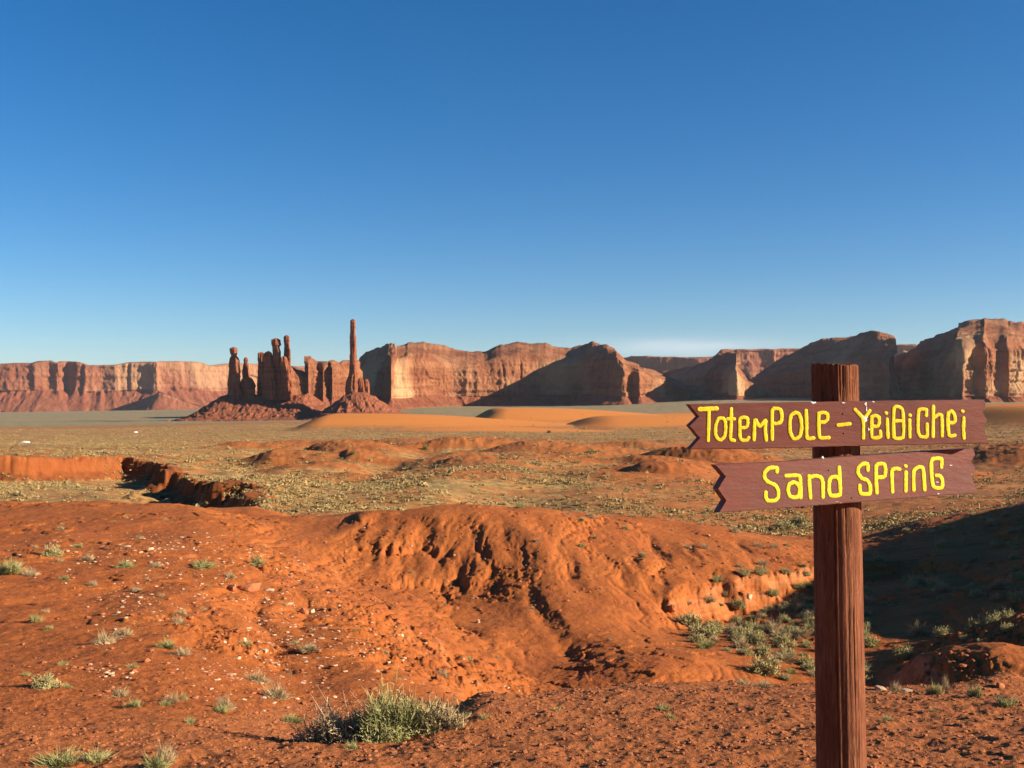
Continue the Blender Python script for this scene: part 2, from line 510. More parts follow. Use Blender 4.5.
cu, cv, cr_ = uv_of(CT[:, 0], CT[:, 1])
cg = (CT[:, 2] - scarp(CT[:, 0].copy(), CT[:, 1].copy(), False) + 1.65) / cr_
NCT = len(CT)
dm = np.hypot(cu[:, None] - cu[None, :], cv[:, None] - cv[None, :])
K = np.where(dm > 0, dm ** 2 * np.log(np.maximum(dm, 1e-9)), 0.0) + np.eye(NCT) * 0.002
A = np.zeros((NCT + 3, NCT + 3)); A[:NCT, :NCT] = K
A[:NCT, NCT] = 1; A[:NCT, NCT + 1] = cu; A[:NCT, NCT + 2] = cv; A[NCT:, :NCT] = A[:NCT, NCT:].T
W = np.linalg.solve(A, np.concatenate([cg, [0, 0, 0]]))
# coarse lookup table of the smooth land
GU = np.linspace(-math.pi, math.pi, 721) * 6.0
GV = np.linspace(math.log(0.3), math.log(17000), 500) * 1.6
TAB = np.zeros((len(GU), len(GV)))
gx, gy = np.meshgrid(GU, GV, indexing='ij')
for k in range(NCT):
    d2 = (gx - cu[k]) ** 2 + (gy - cv[k]) ** 2
    TAB += W[k] * 0.5 * d2 * np.log(np.maximum(d2, 1e-12))
TAB += W[NCT] + W[NCT + 1] * gx + W[NCT + 2] * gy


def bilin(tab, fu, fv):
    n, m_ = tab.shape
    fu = np.clip(fu, 0, n - 1.001); fv = np.clip(fv, 0, m_ - 1.001)
    i = fu.astype(int); j = fv.astype(int); a = fu - i; c = fv - j
    return (tab[i, j] * (1 - a) * (1 - c) + tab[i + 1, j] * a * (1 - c) + tab[i, j + 1] * (1 - a) * c + tab[i + 1, j + 1] * a * c)


def cubic(tab, fu, fv):
    n, m_ = tab.shape
    fu = np.clip(fu, 1, n - 2.001); fv = np.clip(fv, 1, m_ - 2.001)
    i = fu.astype(int); j = fv.astype(int); a = fu - i; c = fv - j
    def w(t):
        return (-0.5 * t + t * t - 0.5 * t ** 3, 1 - 2.5 * t * t + 1.5 * t ** 3, 0.5 * t + 2 * t * t - 1.5 * t ** 3, -0.5 * t * t + 0.5 * t ** 3)
    wa = w(a); wc = w(c); r = 0
    for p_ in range(4):
        for q_ in range(4):
            r = r + wa[p_] * wc[q_] * tab[i + p_ - 1, j + q_ - 1]
    return r


def land(x, y):
    u, v, r = uv_of(x, y)
    fu = (u - GU[0]) / (GU[1] - GU[0]); fv = (v - GV[0]) / (GV[1] - GV[0])
    return cubic(TAB, fu, fv) * r - 1.65 + scarp(x, y)


# low banks where the hill is cut by the little wash on the right: (crest line, height)
BANK = np.array([(4.5, 32.2), (5.6, 34.2), (7.4, 36.2), (9.8, 39.0), (12.2, 41.6), (14.5, 43.5)])

_g = np.random.default_rng(77)
HUM = []
for _k in range(70):
    _d = math.exp(_g.uniform(math.log(100), math.log(330)))
    _w = _g.uniform(3.0, 7.5) * (0.6 + _d / 260)
    HUM.append((_g.uniform(235, 790), _d, _w, _w * _g.uniform(0.7, 1.2), _w * _g.uniform(0.06, 0.15)))


def mounds(x, y):
    """red hummocks in the middle distance"""
    out = np.zeros(np.shape(x))
    mk = (y > 11) & (y < 380) & (np.abs(x) < 0.62 * y + 10)
    if np.any(mk):
        out[mk] = mounds_in(x[mk], y[mk])
    return out


def mounds_in(x, y):
    z = np.zeros(np.shape(x))
    for px, d, wx, wy, h in ((345, 190, 9, 12, 2.6), (375, 150, 7, 9, 1.6), (300, 150, 8, 9, 1.8), (440, 205, 14, 12, 2.6), (455, 160, 8, 7, 1.2),
                             (520, 150, 10, 8, 1.2), (560, 190, 16, 12, 2.2), (640, 150, 9, 8, 1.6), (668, 130, 6, 7, 1.8), (700, 170, 12, 10, 2.4),
                             (600, 118, 8, 6, 0.9), (250, 215, 14, 12, 1.6), (735, 150, 7, 8, 1.2), (500, 240, 20, 14, 2.0), (410, 260, 16, 14, 1.6),
                             (160, 62, 6, 7, 1.7), (10, 66, 8, 6, 1.5), (80, 70, 7, 6, 0.8), (930, 140, 10, 9, 1.5), (1000, 175, 22, 18, 3.0), (930, 20, 1.5, 2.0, 0.5), (990, 16.5, 1.3, 1.5, 0.35), (880, 18.5, 1.0, 1.4, 0.3), (1010, 25, 2.0, 2.0, 0.2), (940, 32, 2.5, 3.0, 0.25)) + tuple(HUM):
        cx = (px - 512) / F * d
        ddx = (x - cx) + 0.25 * wx * np.sin(y / wy * 1.7 + px)
        q = np.where(ddx < 0, (ddx / (wx * 0.6)) ** 2, (ddx / (wx * 1.15)) ** 2) + ((y - d) / wy) ** 2
        if h * np.exp(-((y - d) / wy) ** 2).max() < 0.01: continue
        z = np.maximum(z, h * np.exp(-q ** 1.4)) + 0.25 * np.minimum(z, h * np.exp(-q ** 1.4))
    return z * (1 - 0.16 * np.abs(noise2(x * 0.3, y * 0.1, 88)) - 0.07 * np.abs(noise2(x * 0.9, y * 0.4, 89)))


def dunes(x, y):
    z = np.zeros(np.shape(x)); m_ = np.zeros(np.shape(x))
    # px centre, depth, half width x, half width y, height
    for px, d, wx, wy, h, lw in ((340, 650, 115, 55, 7.0, 0.16), (430, 700, 90, 90, 5.0, 0.6), (508, 930, 130, 80, 11.0, 0.2), (612, 660, 85, 55, 6.5, 0.3), (690, 760, 80, 80, 5.0, 0.5),
                                (560, 760, 70, 50, 3.0, 0.5), (470, 560, 60, 40, 1.8, 0.6), (660, 940, 80, 70, 5.5, 0.5), (770, 640, 60, 90, 5.0, 0.6), (880, 520, 60, 90, 4.0, 0.5), (1000, 420, 60, 90, 5.0, 0.4)):
        cx = (px - 512) / F * d
        dx = (x - cx) + 6 * noise2(y / 60, y * 0, 61 + px); dy = (y - d)
        q = np.where(dx < 0, (dx / (wx * lw)) ** 2, (dx / (wx * 1.1)) ** 2) + (dy / wy) ** 2
        b_ = np.exp(-q ** 1.4)
        z = np.maximum(z, 1.25 * h * b_); m_ = np.maximum(m_, sstep(b_, 0.05, 0.35))
    return z, m_


# --- erosion of the near hills on a regular world grid
EX0, EX1, EY0, EY1, ES = -42.0, 44.0, 9.0, 82.0, 0.17
ex = np.arange(EX0, EX1, ES); ey = np.arange(EY0, EY1, ES)
X, Y = np.meshgrid(ex, ey, indexing='ij')
Z0 = land(X, Y) + mounds(X, Y)
sdb = poly_sd(X, Y, BANK)
ax_ = sstep(X, 3.5, 6.0) * sstep(X, 17.0, 14.0)
Z0 = Z0 + 0.9 * (sstep(sdb + 0.5 * noise2(X * 0.8, Y * 0.8, 33), -0.35, 0.45) - 0.5) * ax_ * np.exp(-np.abs(sdb) / 3.0)
Z = Z0 + 0.13 * fbm2(X * 0.22, Y * 0.14, 5, 4, 0.45) + 0.012 * fbm2(X * 1.6, Y * 0.5, 12, 2)
wv = X + 0.6 * noise2(X * 0.15, Y * 0.22, 81)
rill = 1 - np.minimum(np.abs(noise2(wv * 0.62, Y * 0.055, 82)) * 3.2, 1)
rill2 = 1 - np.minimum(np.abs(noise2(wv * 1.5, Y * 0.12, 83)) * 2.6, 1)
facem = sstep(Y, 30, 35) * sstep(-Y, -45, -39) * sstep(X, -9, -5)
Z = Z - facem * (0.10 * rill ** 1.3 + 0.045 * rill2)
n_, m_g = Z.shape
idx = np.arange(Z.size).reshape(Z.shape)
Aflow = np.ones(Z.size)
amask = sstep(Y, 11, 15) * sstep(-Y, -80, -72)
fg = np.clip((Y - 10.5) / 3, 0, 1)
for it in range(14):
    Zp = np.pad(Z, 1, mode='edge')
    offs = [(-1, -1), (-1, 0), (-1, 1), (0, -1), (0, 1), (1, -1), (1, 0), (1, 1)]
    ws = []
    for dx, dy in offs:
        s = (Z - Zp[1 + dx:1 + dx + n_, 1 + dy:1 + dy + m_g]) / (ES * math.hypot(dx, dy))
        s[:, 0] = 0; s[:, -1] = 0; s[0, :] = 0; s[-1, :] = 0
        ws.append(np.maximum(s, 0) ** 3.0)
    tot = sum(ws); smax = np.maximum.reduce(ws) ** (1 / 3.0)
    tot = np.where(tot > 0, tot, 1)
    ws = [w_ / tot for w_ in ws]
    Af = Aflow.reshape(Z.shape)
    for sweep in range(130 if it == 0 else 35):
        Fp = np.ones_like(Z)
        for (dx, dy), w_ in zip(offs, ws):
            c = Af * w_
            sx0, sx1 = max(0, -dx), n_ - max(0, dx); sy0, sy1 = max(0, -dy), m_g - max(0, dy)
            Fp[sx0 + dx:sx1 + dx, sy0 + dy:sy1 + dy] += c[sx0:sx1, sy0:sy1]
        Af = Fp
    Aflow = Af
    Z = Z - np.minimum(0.0125 * np.power(Af * ES * ES, 0.45) * smax ** 1.1 * 0.8, 0.04) * amask
    Zp = np.pad(Z, 1, mode='edge')
    lap = Zp[:-2, 1:-1] + Zp[2:, 1:-1] + Zp[1:-1, :-2] + Zp[1:-1, 2:] - 4 * Z
    Z = Z + 0.035 * lap
GUL = [((392, 41.2), (390, 34.5), .32, .30), ((404, 40), (401, 33), .35, .30), ((424, 40.8), (441, 35.5), .45, .4), ((441, 35.5), (449, 31.5), .6, .6), ((448, 38.5), (466, 33), .4, .35), ((352, 40), (360, 34), .3, .25),
       ((375, 40.5), (374, 34), .28, .22), ((480, 40), (492, 33.5), .32, .3), ((500, 42), (516, 36), .35, .28), ((527, 33), (548, 28), .45, .4), ((548, 28), (572, 24.8), .55, .45), ((625, 40), (650, 35.2), .4, .35),
       ((642, 46), (668, 38), .5, .35), ((668, 38), (662, 34), .45, .35), ((449, 31.5), (500, 25.5), .8, .4), ((560, 38), (580, 33), .35, .25), ((415, 24.5), (400, 20), .3, .25), ((452, 24.5), (458, 18.5), .4, .4), ((300, 24), (318, 17), .5, .35), ((262, 22), (286, 13), .5, .35), ((690, 45), (700, 39), .35, .3), ((740, 47), (748, 42), .35, .3)]
wx_ = 0.38 * noise2(X * 0.3, Y * 0.3, 71) + 0.10 * noise2(X * 1.1, Y * 1.1, 72)
for (pa, da), (pb, db), gw, gd in GUL:
    xa, xb = (pa - 512) / F * da, (pb - 512) / F * db
    Lg = (xb - xa) ** 2 + (db - da) ** 2
    tg = np.clip(((X + wx_ - xa) * (xb - xa) + (Y - da) * (db - da)) / Lg, 0, 1)
    dg = np.hypot(X + wx_ - xa - tg * (xb - xa), Y - da - tg * (db - da))
    Z = Z - gd * (0.25 + 0.75 * sstep(tg, 0, 0.5)) * (1 - 0.75 * sstep(tg, 0.6, 1.0)) * np.exp(-(dg / (gw * 0.42)) ** 1.1) * 0.36
led = noise2(X * 0.12, Y * 0.12, 86)
qz = Z / 0.62 + 0.5 * noise2(X * 0.1, Y * 0.1, 87)
fr_ = qz - np.floor(qz)
Z = Z + 0.62 * 0.16 * (sstep(fr_, 0.38, 0.62) - fr_) * sstep(led, -0.15, 0.3) * sstep(Y, 18, 24)
DZ = Z - Z0
edge = sstep(X, EX0, EX0 + 6) * sstep(-X, -EX1, -EX1 + 6) * sstep(Y, EY0, EY0 + 3) * sstep(-Y, -EY1 + ES, -EY1 + 12)
DZ = DZ * edge
BANKDZ = (Z0 - land(X, Y) - mounds(X, Y)) * edge
DZ = DZ + BANKDZ
SLOPE0 = np.hypot(*np.gradient(Z, ES))


def eroded(x, y):
    inside = (x > EX0 + 1) & (x < EX1 - 1) & (y > EY0 + 0.2) & (y < EY1 - 1)
    out = np.zeros(np.shape(x))
    out[inside] = cubic(DZ, (x[inside] - EX0) / ES, (y[inside] - EY0) / ES)
    return out


def slope_at(x, y):
    inside = (x > EX0 + 1) & (x < EX1 - 1) & (y > EY0 + 0.2) & (y < EY1 - 1)
    out = np.zeros(np.shape(x))
    out[inside] = bilin(SLOPE0, (x[inside] - EX0) / ES, (y[inside] - EY0) / ES)
    return out


def height(x, y):
    r = np.hypot(x, y)
    z = land(x, y) + mounds(x, y) + eroded(x, y)
    dz, dm_ = dunes(x, y)
    z = z + dz
    near = 1 - sstep(r, 60, 200)
    # metre-scale and finer roughness
    z = z + 0.010 * fbm2(x * 2.1, y * 2.1, 21, 4, 0.6) * (1 - sstep(r, 15, 40)) * 2
    sl = slope_at(x, y)
    z = z + 0.045 * sstep(sl, 0.35, 0.8) * fbm2(x * 2.6, y * 2.6, 24, 4, 0.65) * near
    ms = (r > 13) & (r < 75) & (y > 0)
    if np.any(ms):
        xs_, ys_, ss_ = x[ms], y[ms], sl[ms]
        fm_ = sstep(ss_, 0.12, 0.35)
        wq = xs_ + 0.5 * noise2(xs_ * 0.3, ys_ * 0.3, 101) + 0.12 * noise2(xs_ * 1.7, ys_ * 1.7, 102)
        def rdg(v, k): return 1 - np.minimum(np.abs(v) * k, 1)
        patch = sstep(noise2(xs_ * 0.25, ys_ * 0.25, 103), -0.2, 0.3)
        q_ = -fm_ * (0.055 * rdg(noise2(wq * 1.5, ys_ * 0.2, 104), 3.0) + 0.028 * rdg(noise2(wq * 4.2, ys_ * 0.55, 105), 2.6))
        q_ += 0.050 * patch * (0.25 + fm_) * (np.abs(fbm2(xs_ * 2.6, ys_ * 2.6, 106, 5, 0.62)) - 0.3)
        pl = noise2(xs_ * 0.9 + 0.3 * noise2(xs_ * 3, ys_ * 3, 107), ys_ * 0.9, 108)
        q_ += 0.045 * sstep(pl, 0.16, 0.22) * (0.3 + 0.7 * patch)
        add_ = np.zeros(np.shape(x)); add_[ms] = q_
        z = z + add_
    z = z + 0.011 * fbm2(x * 3.3, y * 3.3, 22, 3, 0.6) * near * sstep(r, 12, 20)
    z = z + (0.35 * fbm2(x * 0.05, y * 0.05, 23, 4) + 0.12 * np.abs(fbm2(x * 0.3, y * 0.3, 25, 3))) * sstep(r, 55, 110) * (1 - dm_)
    z = z + 1.2 * fbm2(x * 0.006, y * 0.006, 26, 3) * sstep(r, 400, 900) * (1 - sstep(r, 4000, 6000)) * (1 - dm_)
    # clods on the stony terrace
    cl = (1 - sstep(r, 10, 14))
    z = z + cl * (0.009 * np.maximum(fbm2(x * 7, y * 7, 28, 3, 0.6), -0.25) + 0.006 * np.maximum(noise2(x * 26, y * 26, 29), 0))
    return z, dm_


th_v = np.linspace(-29.5, 29.5, 1250)
th_l = -29.5 - np.cumsum(np.linspace(0.06, 1.3, 75)); th_l = th_l[th_l > -100]
th_r = 29.5 + np.cumsum(np.linspace(0.06, 1.3, 75)); th_r = th_r[th_r < 100]
th_b = np.linspace(100, 260, 80)
TH = np.radians(np.concatenate([th_l[::-1], th_v, th_r, th_b]))
def seg(a, b_, n): return np.exp(np.linspace(math.log(a), math.log(b_), n, endpoint=False))
RR = np.concatenate([seg(0.25, 4, 40), seg(4, 12, 360), seg(12, 60, 640), seg(60, 220, 300), seg(220, 1200, 190), seg(1200, 17000, 70), [17000]])
TT, RG = np.meshgrid(TH, RR, indexing='ij')
GX = RG * np.sin(TT); GY = RG * np.cos(TT)
GZ, DM = height(GX, GY)

# zones: where sand, scrub, stony terrace, chips, far plain lie on the land
rr = RG
Z_scrub = sstep(rr, 62, 78) * (1 - sstep(rr, 900, 1500)) * (1 - DM)
redp = fbm2(GX * 0.02, GY * 0.03, 41, 3)
Z_scrub *= 1 - 0.8 * sstep(mounds(GX, GY) + 0.25 * noise2(GX * 0.3, GY * 0.3, 48), 0.3, 0.9)
sdg = poly_sd(GX, GY, SCARP)
Z_scrub *= 1 - (np.abs(sdg + 0.3) < 2.0) * (GX < -17) * 0.95
Z_scrub *= 1 - 0.6 * sstep(redp, 0.1, 0.5) * (1 - sstep(rr, 300, 500))
pxg = 512 + F * GX / np.maximum(GY, 1e-3)
Z_scrub *= 1 - 0.55 * sstep(pxg, 520, 640) * sstep(rr, 62, 80) * (1 - sstep(rr, 170, 240)) * (GY > 0)
Z_clod = 1 - sstep(rr + 0.5 * noise2(GX, GY, 43), 10.0, 11.5)
Z_clod *= np.where(GX < -2.0, 1 - 0.9 * sstep(rr, 5.5, 9.0), 1.0)
Z_plain = sstep(rr + 120 * noise2(GX * 0.004, GY * 0.004, 44), 1150, 1500) * (1 - DM)
Z_chips = np.zeros_like(rr)
for cx, cy, w_ in ((-2.9, 14.5, 1.6), (-1.6, 12.5, 1.2), (-8.5, 30.0, 5.0), (-6.0, 27, 3.0), (-3.4, 18, 1.4), (-5.4, 18.5, 1.3), (-3.6, 21.5, 2.0), (-2.9, 11.0, 0.7), (-0.6, 13, 1.0)):
    Z_chips = np.maximum(Z_chips, np.exp(-((GX - cx) ** 2 + (GY - cy) ** 2) / w_ ** 2))
Z_strata = sstep(slope_at(GX, GY), 0.4, 0.9) * 0.8 + 0.0
one = np.ones_like(rr)
za = np.stack([DM, Z_scrub, Z_clod, one], -1).reshape(-1, 4)
zb = np.stack([Z_chips, Z_plain, np.clip(Z_strata, 0, 1), one], -1).reshape(-1, 4)
gv = np.stack([GX, GY, GZ], -1).reshape(-1, 3)
nT, nR = GX.shape
gfaces = grid_faces(nT, nR, wrap_n=True)
centre = len(gv)
gv = np.vstack([gv, [[0, 0, -1.65]]])
fan_i = np.arange(nT) * nR
fan = np.stack([np.full(nT, centre), np.roll(fan_i, -1), fan_i], -1)
za = np.vstack([za, [[0, 0, 1, 1]]]); zb = np.vstack([zb, [[0, 0, 0, 1]]])
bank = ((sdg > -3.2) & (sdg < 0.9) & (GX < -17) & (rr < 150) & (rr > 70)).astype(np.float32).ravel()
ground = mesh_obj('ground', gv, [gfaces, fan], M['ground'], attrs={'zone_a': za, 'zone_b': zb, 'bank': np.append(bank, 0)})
tag(ground, kind='structure')
TH_deg = TH; VIS_ANG = (GZ / np.maximum(GY, 0.01))


def gz(x, y):
    """ground height read back from the built ground sheet"""
    x = np.atleast_1d(np.float64(x)); y = np.atleast_1d(np.float64(y))
    th = np.arctan2(x, y); r = np.hypot(x, y)
    i = np.clip(np.searchsorted(TH, th) - 1, 0, nT - 2); j = np.clip(np.searchsorted(RR, r) - 1, 0, nR - 2)
    a = np.clip((th - TH[i]) / (TH[i + 1] - TH[i]), 0, 1); c = np.clip((r - RR[j]) / (RR[j + 1] - RR[j]), 0, 1)
    return GZ[i, j] * (1 - a) * (1 - c) + GZ[i + 1, j] * a * (1 - c) + GZ[i, j + 1] * (1 - a) * c + GZ[i + 1, j + 1] * a * c


def hit(px, py, dmin=4.2, dmax=3000):
    """ground point seen along a bearing (where a plant of the photo is rooted)"""
    th = math.atan2(px - 512, F)
    i = int(np.clip(np.searchsorted(TH, th) - 1, 0, nT - 2))
    a = (th - TH[i]) / (TH[i + 1] - TH[i])
    zc_ = GZ[i] * (1 - a) + GZ[i + 1] * a
    dep = RR * math.cos(th)
    ok = (dep > dmin) & (dep < dmax) & (zc_ / dep >= (HZ - py) / F)
    k = np.nonzero(ok)[0]
    if len(k) == 0: return None
    k = k[0]
    return RR[k] * math.sin(th), dep[k], zc_[k]


def visible_table():
    """largest elevation seen so far along each bearing, to skip hidden scatter"""
    el = GZ / RG
    return np.maximum.accumulate(el[:, :], axis=1)
VT = visible_table()


def is_visible(x, y, z, slack=0.25):
    th = np.arctan2(x, y); r = np.hypot(x, y)
    it = np.clip(np.searchsorted(TH, th), 0, nT - 1)
    ir = np.clip(np.searchsorted(RR, r) - 2, 0, nR - 1)
    return (z + slack) / r >= VT[it, ir]


# ------------------------------------------------------------------ rock walls (buttes and mesas)
def interp_path(pts, n):
    pts = np.array(pts, dtype=float)
    s = np.concatenate([[0], np.cumsum(np.hypot(np.diff(pts[:, 0]), np.diff(pts[:, 1])))])
    si = np.linspace(0, s[-1], n)
    return si, np.stack([np.interp(si, s, pts[:, k]) for k in range(pts.shape[1])], -1)


def rock_wall(name, path, sky_pts, base_pts, mat, n=500, talus_h=0.25, talus_w=1.3, dome=0.3, depth=600,
              flute=12.0, fl_len=40.0, seed=1, rough=1.0, batter=0.05, slick=0.0, slickd=160.0, limf=0.06, label=None, cat='butte', group=None, kind=None, smooth=6):
    """front foot line path [(px, depth)], skyline [(px, py)], foot [(px, py)]; a solid body of rock behind it"""
    pw = [(((px - 512) / F * d), d, px) for px, d in path]
    si, q = interp_path(pw, n)
    x, y = q[:, 0].copy(), q[:, 1].copy()
    px = 512 + F * x / y
    sky_pts = np.array(sky_pts, float); base_pts = np.array(base_pts, float)
    ztop = (HZ - np.interp(px, sky_pts[:, 0], sky_pts[:, 1])) / F * y
    zbot = (HZ - np.interp(px, base_pts[:, 0], base_pts[:, 1])) / F * y
    ztop = ztop + (1.1 * noise2(px / 11.0, px * 0, seed + 60) + 0.4 * noise2(px / 3.1, px * 0, seed + 61)) / F * y * np.clip((np.interp(px, base_pts[:, 0], base_pts[:, 1]) - np.interp(px, sky_pts[:, 0], sky_pts[:, 1])) / 50, 0, 1) * (0.35 if mat == 'far' else 1.0)
    # smooth the plan a little and compute outward normals
    if smooth:
        k = np.ones(smooth * 2 + 1) / (smooth * 2 + 1)
        xe = np.convolve(np.pad(x, smooth, mode='edge'), k, 'valid'); ye = np.convolve(np.pad(y, smooth, mode='edge'), k, 'valid')
        x, y = xe, ye
    tx = np.gradient(x); ty = np.gradient(y); L = np.hypot(tx, ty)
    nx_, ny_ = ty / L, -tx / L             # outward (towards the viewer)
    kk = np.ones(25) / 25
    nx_ = np.convolve(np.pad(nx_, 12, mode='edge'), kk, 'valid'); ny_ = np.convolve(np.pad(ny_, 12, mode='edge'), kk, 'valid')
    H = ztop - zbot
    rows = []
    Ht = H * talus_h
    nt_, nc_, nd_ = 18, 60, 26
    # (inset, z, cliffmask, talusmask)
    for j in range(nt_):
        f = j / nt_
        rows.append((-talus_w * Ht * (1 - f) ** 1.25 - (6 if j == 0 else 0), zbot + Ht * f - (12 if j == 0 else 0), 0.25 * f, 1 - 0.0 * f))
    shoulder = 1 - dome - slick
    for j in range(nc_):
        f = j / (nc_ - 1)
        fz = talus_h + (shoulder - talus_h) * f
        rows.append((batter * H * f, zbot + H * fz, 1.0, 0.0))
    for j in range(1, nd_ + 1):
        a = j / nd_ * math.pi / 2
        rows.append((batter * H + dome * H * 1.7 * (1 - math.cos(a)), zbot + H * (shoulder + dome * math.sin(a)), 1 - 0.6 * math.sin(a), 0.0))
    top = rows[-1]
    if slick:
        for j in range(1, 31):
            f = j / 30
            rows.append((top[0] + slickd * f, zbot + H * (1 - slick + slick * math.sin(f * math.pi / 2)), 0.35, 0.0))
        top = rows[-1]
    for j in range(1, 12):
        f = j / 11
        rows.append((top[0] + depth * f, zbot + H * (1 - 0.10 * f * f), 0.3, 0.0))
    rows.append((top[0] + depth * 1.03, zbot - 20 + 0 * H, 0.3, 0.0))
    m_r = len(rows)
    IN = np.stack([np.broadcast_to(r_[0], x.shape) for r_ in rows], 1)
    ZZ = np.stack([np.broadcast_to(r_[1], x.shape) for r_ in rows], 1)
    CM = np.stack([np.broadcast_to(r_[2], x.shape) for r_ in rows], 1)
    TM = np.stack([np.broadcast_to(r_[3], x.shape) for r_ in rows], 1)
    S = np.broadcast_to(si[:, None], IN.shape)
    fl = np.abs(noise3(S / fl_len, ZZ / (fl_len * 7), seed * 3.7 + 0 * S, seed)) * 1.4
    fl2 = np.abs(noise3(S / (fl_len * 0.33), ZZ / (fl_len * 3.0), seed * 1.7 + 0 * S, seed + 5))
    big = fbm3(S / (fl_len * 3.5), ZZ / (fl_len * 4), 0 * S + seed, seed + 9, 3)
    ledge = noise3(S / (fl_len * 6), ZZ / (fl_len * 0.16), 0 * S, seed + 13)
    fine = fbm3(S / (fl_len * 0.14), ZZ / (fl_len * 0.2), IN / fl_len, seed + 17, 3)
    crk_ = np.clip(1 - np.abs(noise3(S / (fl_len * 0.8), ZZ / (fl_len * 12), 0 * S + 5, seed + 40)) * 9, 0, 1) * (0.5 + 0.5 * noise3(S / (fl_len * 2), ZZ / (fl_len * 1.2), 0 * S, seed + 41))
    alc = sstep(fbm3(S / (fl_len * 1.6), ZZ / (fl_len * 0.9), 0 * S + 9, seed + 44, 2), 0.25, 0.45)
    disp = CM * (-flute * 0.8 * crk_ - flute * 0.45 * alc)
    disp += CM * (-flute * fl - flute * 0.35 * fl2 + flute * 1.1 * big + flute * 0.24 * ledge + flute * 0.18 * fine * rough)
    gul = np.abs(noise3(S / (fl_len * 0.55), ZZ / (fl_len * 4), 0 * S, seed + 20))
    disp += TM * (-flute * 0.9 * gul + flute * 0.35 * fine)
    lim = 10.0 + limf * H[:, None]
    INn = np.where(IN > lim, lim, IN); INy = IN - INn
    D = disp - INn
    ZZ = np.where(ZZ > 0, ZZ * (1 + np.minimum(INy, 320.0) / np.hypot(x, y)[:, None]), ZZ)
    rx_, ry_ = (x / np.hypot(x, y))[:, None], (y / np.hypot(x, y))[:, None]
    VX = x[:, None] + nx_[:, None] * D + rx_ * INy; VY = y[:, None] + ny_[:, None] * D + ry_ * INy
    hump = flute * (0.75 * fbm3(VX / (fl_len * 3.0), VY / (fl_len * 2.2), 0 * VX, seed + 33, 4, 0.42)) if slick else 0.0
    VZ = ZZ + np.where(IN > batter * H[:, None] + dome * H[:, None] * 1.0, hump, 0.0) + (1 - CM) * (1 - TM) * 0 + np.where(IN > batter * H[:, None] + 1, flute * 0.22 * fbm3(VX / (fl_len * 1.3), VY / (fl_len * 1.3), 0 * VX, seed + 30, 4), 0.0)
    V = np.stack([VX, VY, VZ], -1).reshape(-1, 3)
    f_ = [grid_faces(n, m_r)]
    # end caps
    for i_, fl_ in ((0, True), (n - 1, False)):
        c = i_ * m_r + np.arange(m_r)
        tri = np.stack([np.full(m_r - 2, c[-1]), c[:-2], c[1:-1]], -1)
        f_.append(tri[:, ::-1] if fl_ else tri)
    o = mesh_obj(name, V, f_, M[mat], attrs={'talus': TM.ravel(), 'cliff': (CM * (1 - TM)).ravel()})
    return tag(o, label, cat, group, kind)


rock_wall('mesa', [(-420, 5200), (-120, 5800), (-20, 5950), (60, 6000), (67, 6110), (74, 6040), (100, 6080), (140, 6150), (158, 6110), (161, 6170), (180, 6220), (220, 6400), (300, 6800), (345, 7100)],
          [(-420, 350), (-60, 362), (-20, 365), (0, 364), (30, 363), (36, 361.5), (50, 361), (56, 362.5), (66, 362), (76, 362), (88, 365.5), (118, 364.5), (130, 362), (165, 361.5), (205, 362.5), (212, 364.5), (235, 363.5), (300, 366), (345, 368)],
          [(-420, 414), (0, 412.5), (120, 412.5), (220, 413), (345, 410)],
          'far', n=900, talus_h=0.46, talus_w=1.5, dome=0.05, depth=2500, flute=26, fl_len=130, seed=3, batter=0.04,
          label='long flat topped red mesa on the far left horizon', cat='mesa', smooth=3)
rock_wall('talus_ridge', [(118, 6050), (135, 5750), (160, 5700), (190, 5750), (222, 6000)], [(118, 408), (130, 404), (148, 398), (158, 391), (164, 393), (190, 403), (222, 409)],
          [(118, 413), (160, 413.5), (222, 413)], 'far', n=200, talus_h=0.9, talus_w=1.3, dome=0.05, depth=500, flute=14, fl_len=90, seed=5,
          label='pointed red rubble ridge at the foot of the far left mesa', cat='rubble ridge')
rock_wall('rock_dome', [(284, 2120), (306, 2195), (308, 2175), (321, 2225), (323, 2205), (330, 2235), (332, 2212), (350, 2290), (368, 2380)],
          [(286, 375), (289, 369), (294, 366), (299, 366.5), (305, 371), (307, 374), (308, 358), (312, 355.5), (317, 356), (319.5, 361), (324, 361), (328.5, 362), (331, 365), (333, 361), (340, 359.5), (347, 363), (351, 360), (362, 359), (368, 362)],
          [(286, 401), (368, 404)], 'butte', n=420, talus_h=0.14, talus_w=1.2, dome=0.35, depth=120, flute=7, fl_len=28, seed=8, smooth=4,
          label='rounded knobby sunlit rock wall between the spires and the thin tower', cat='rock formation')
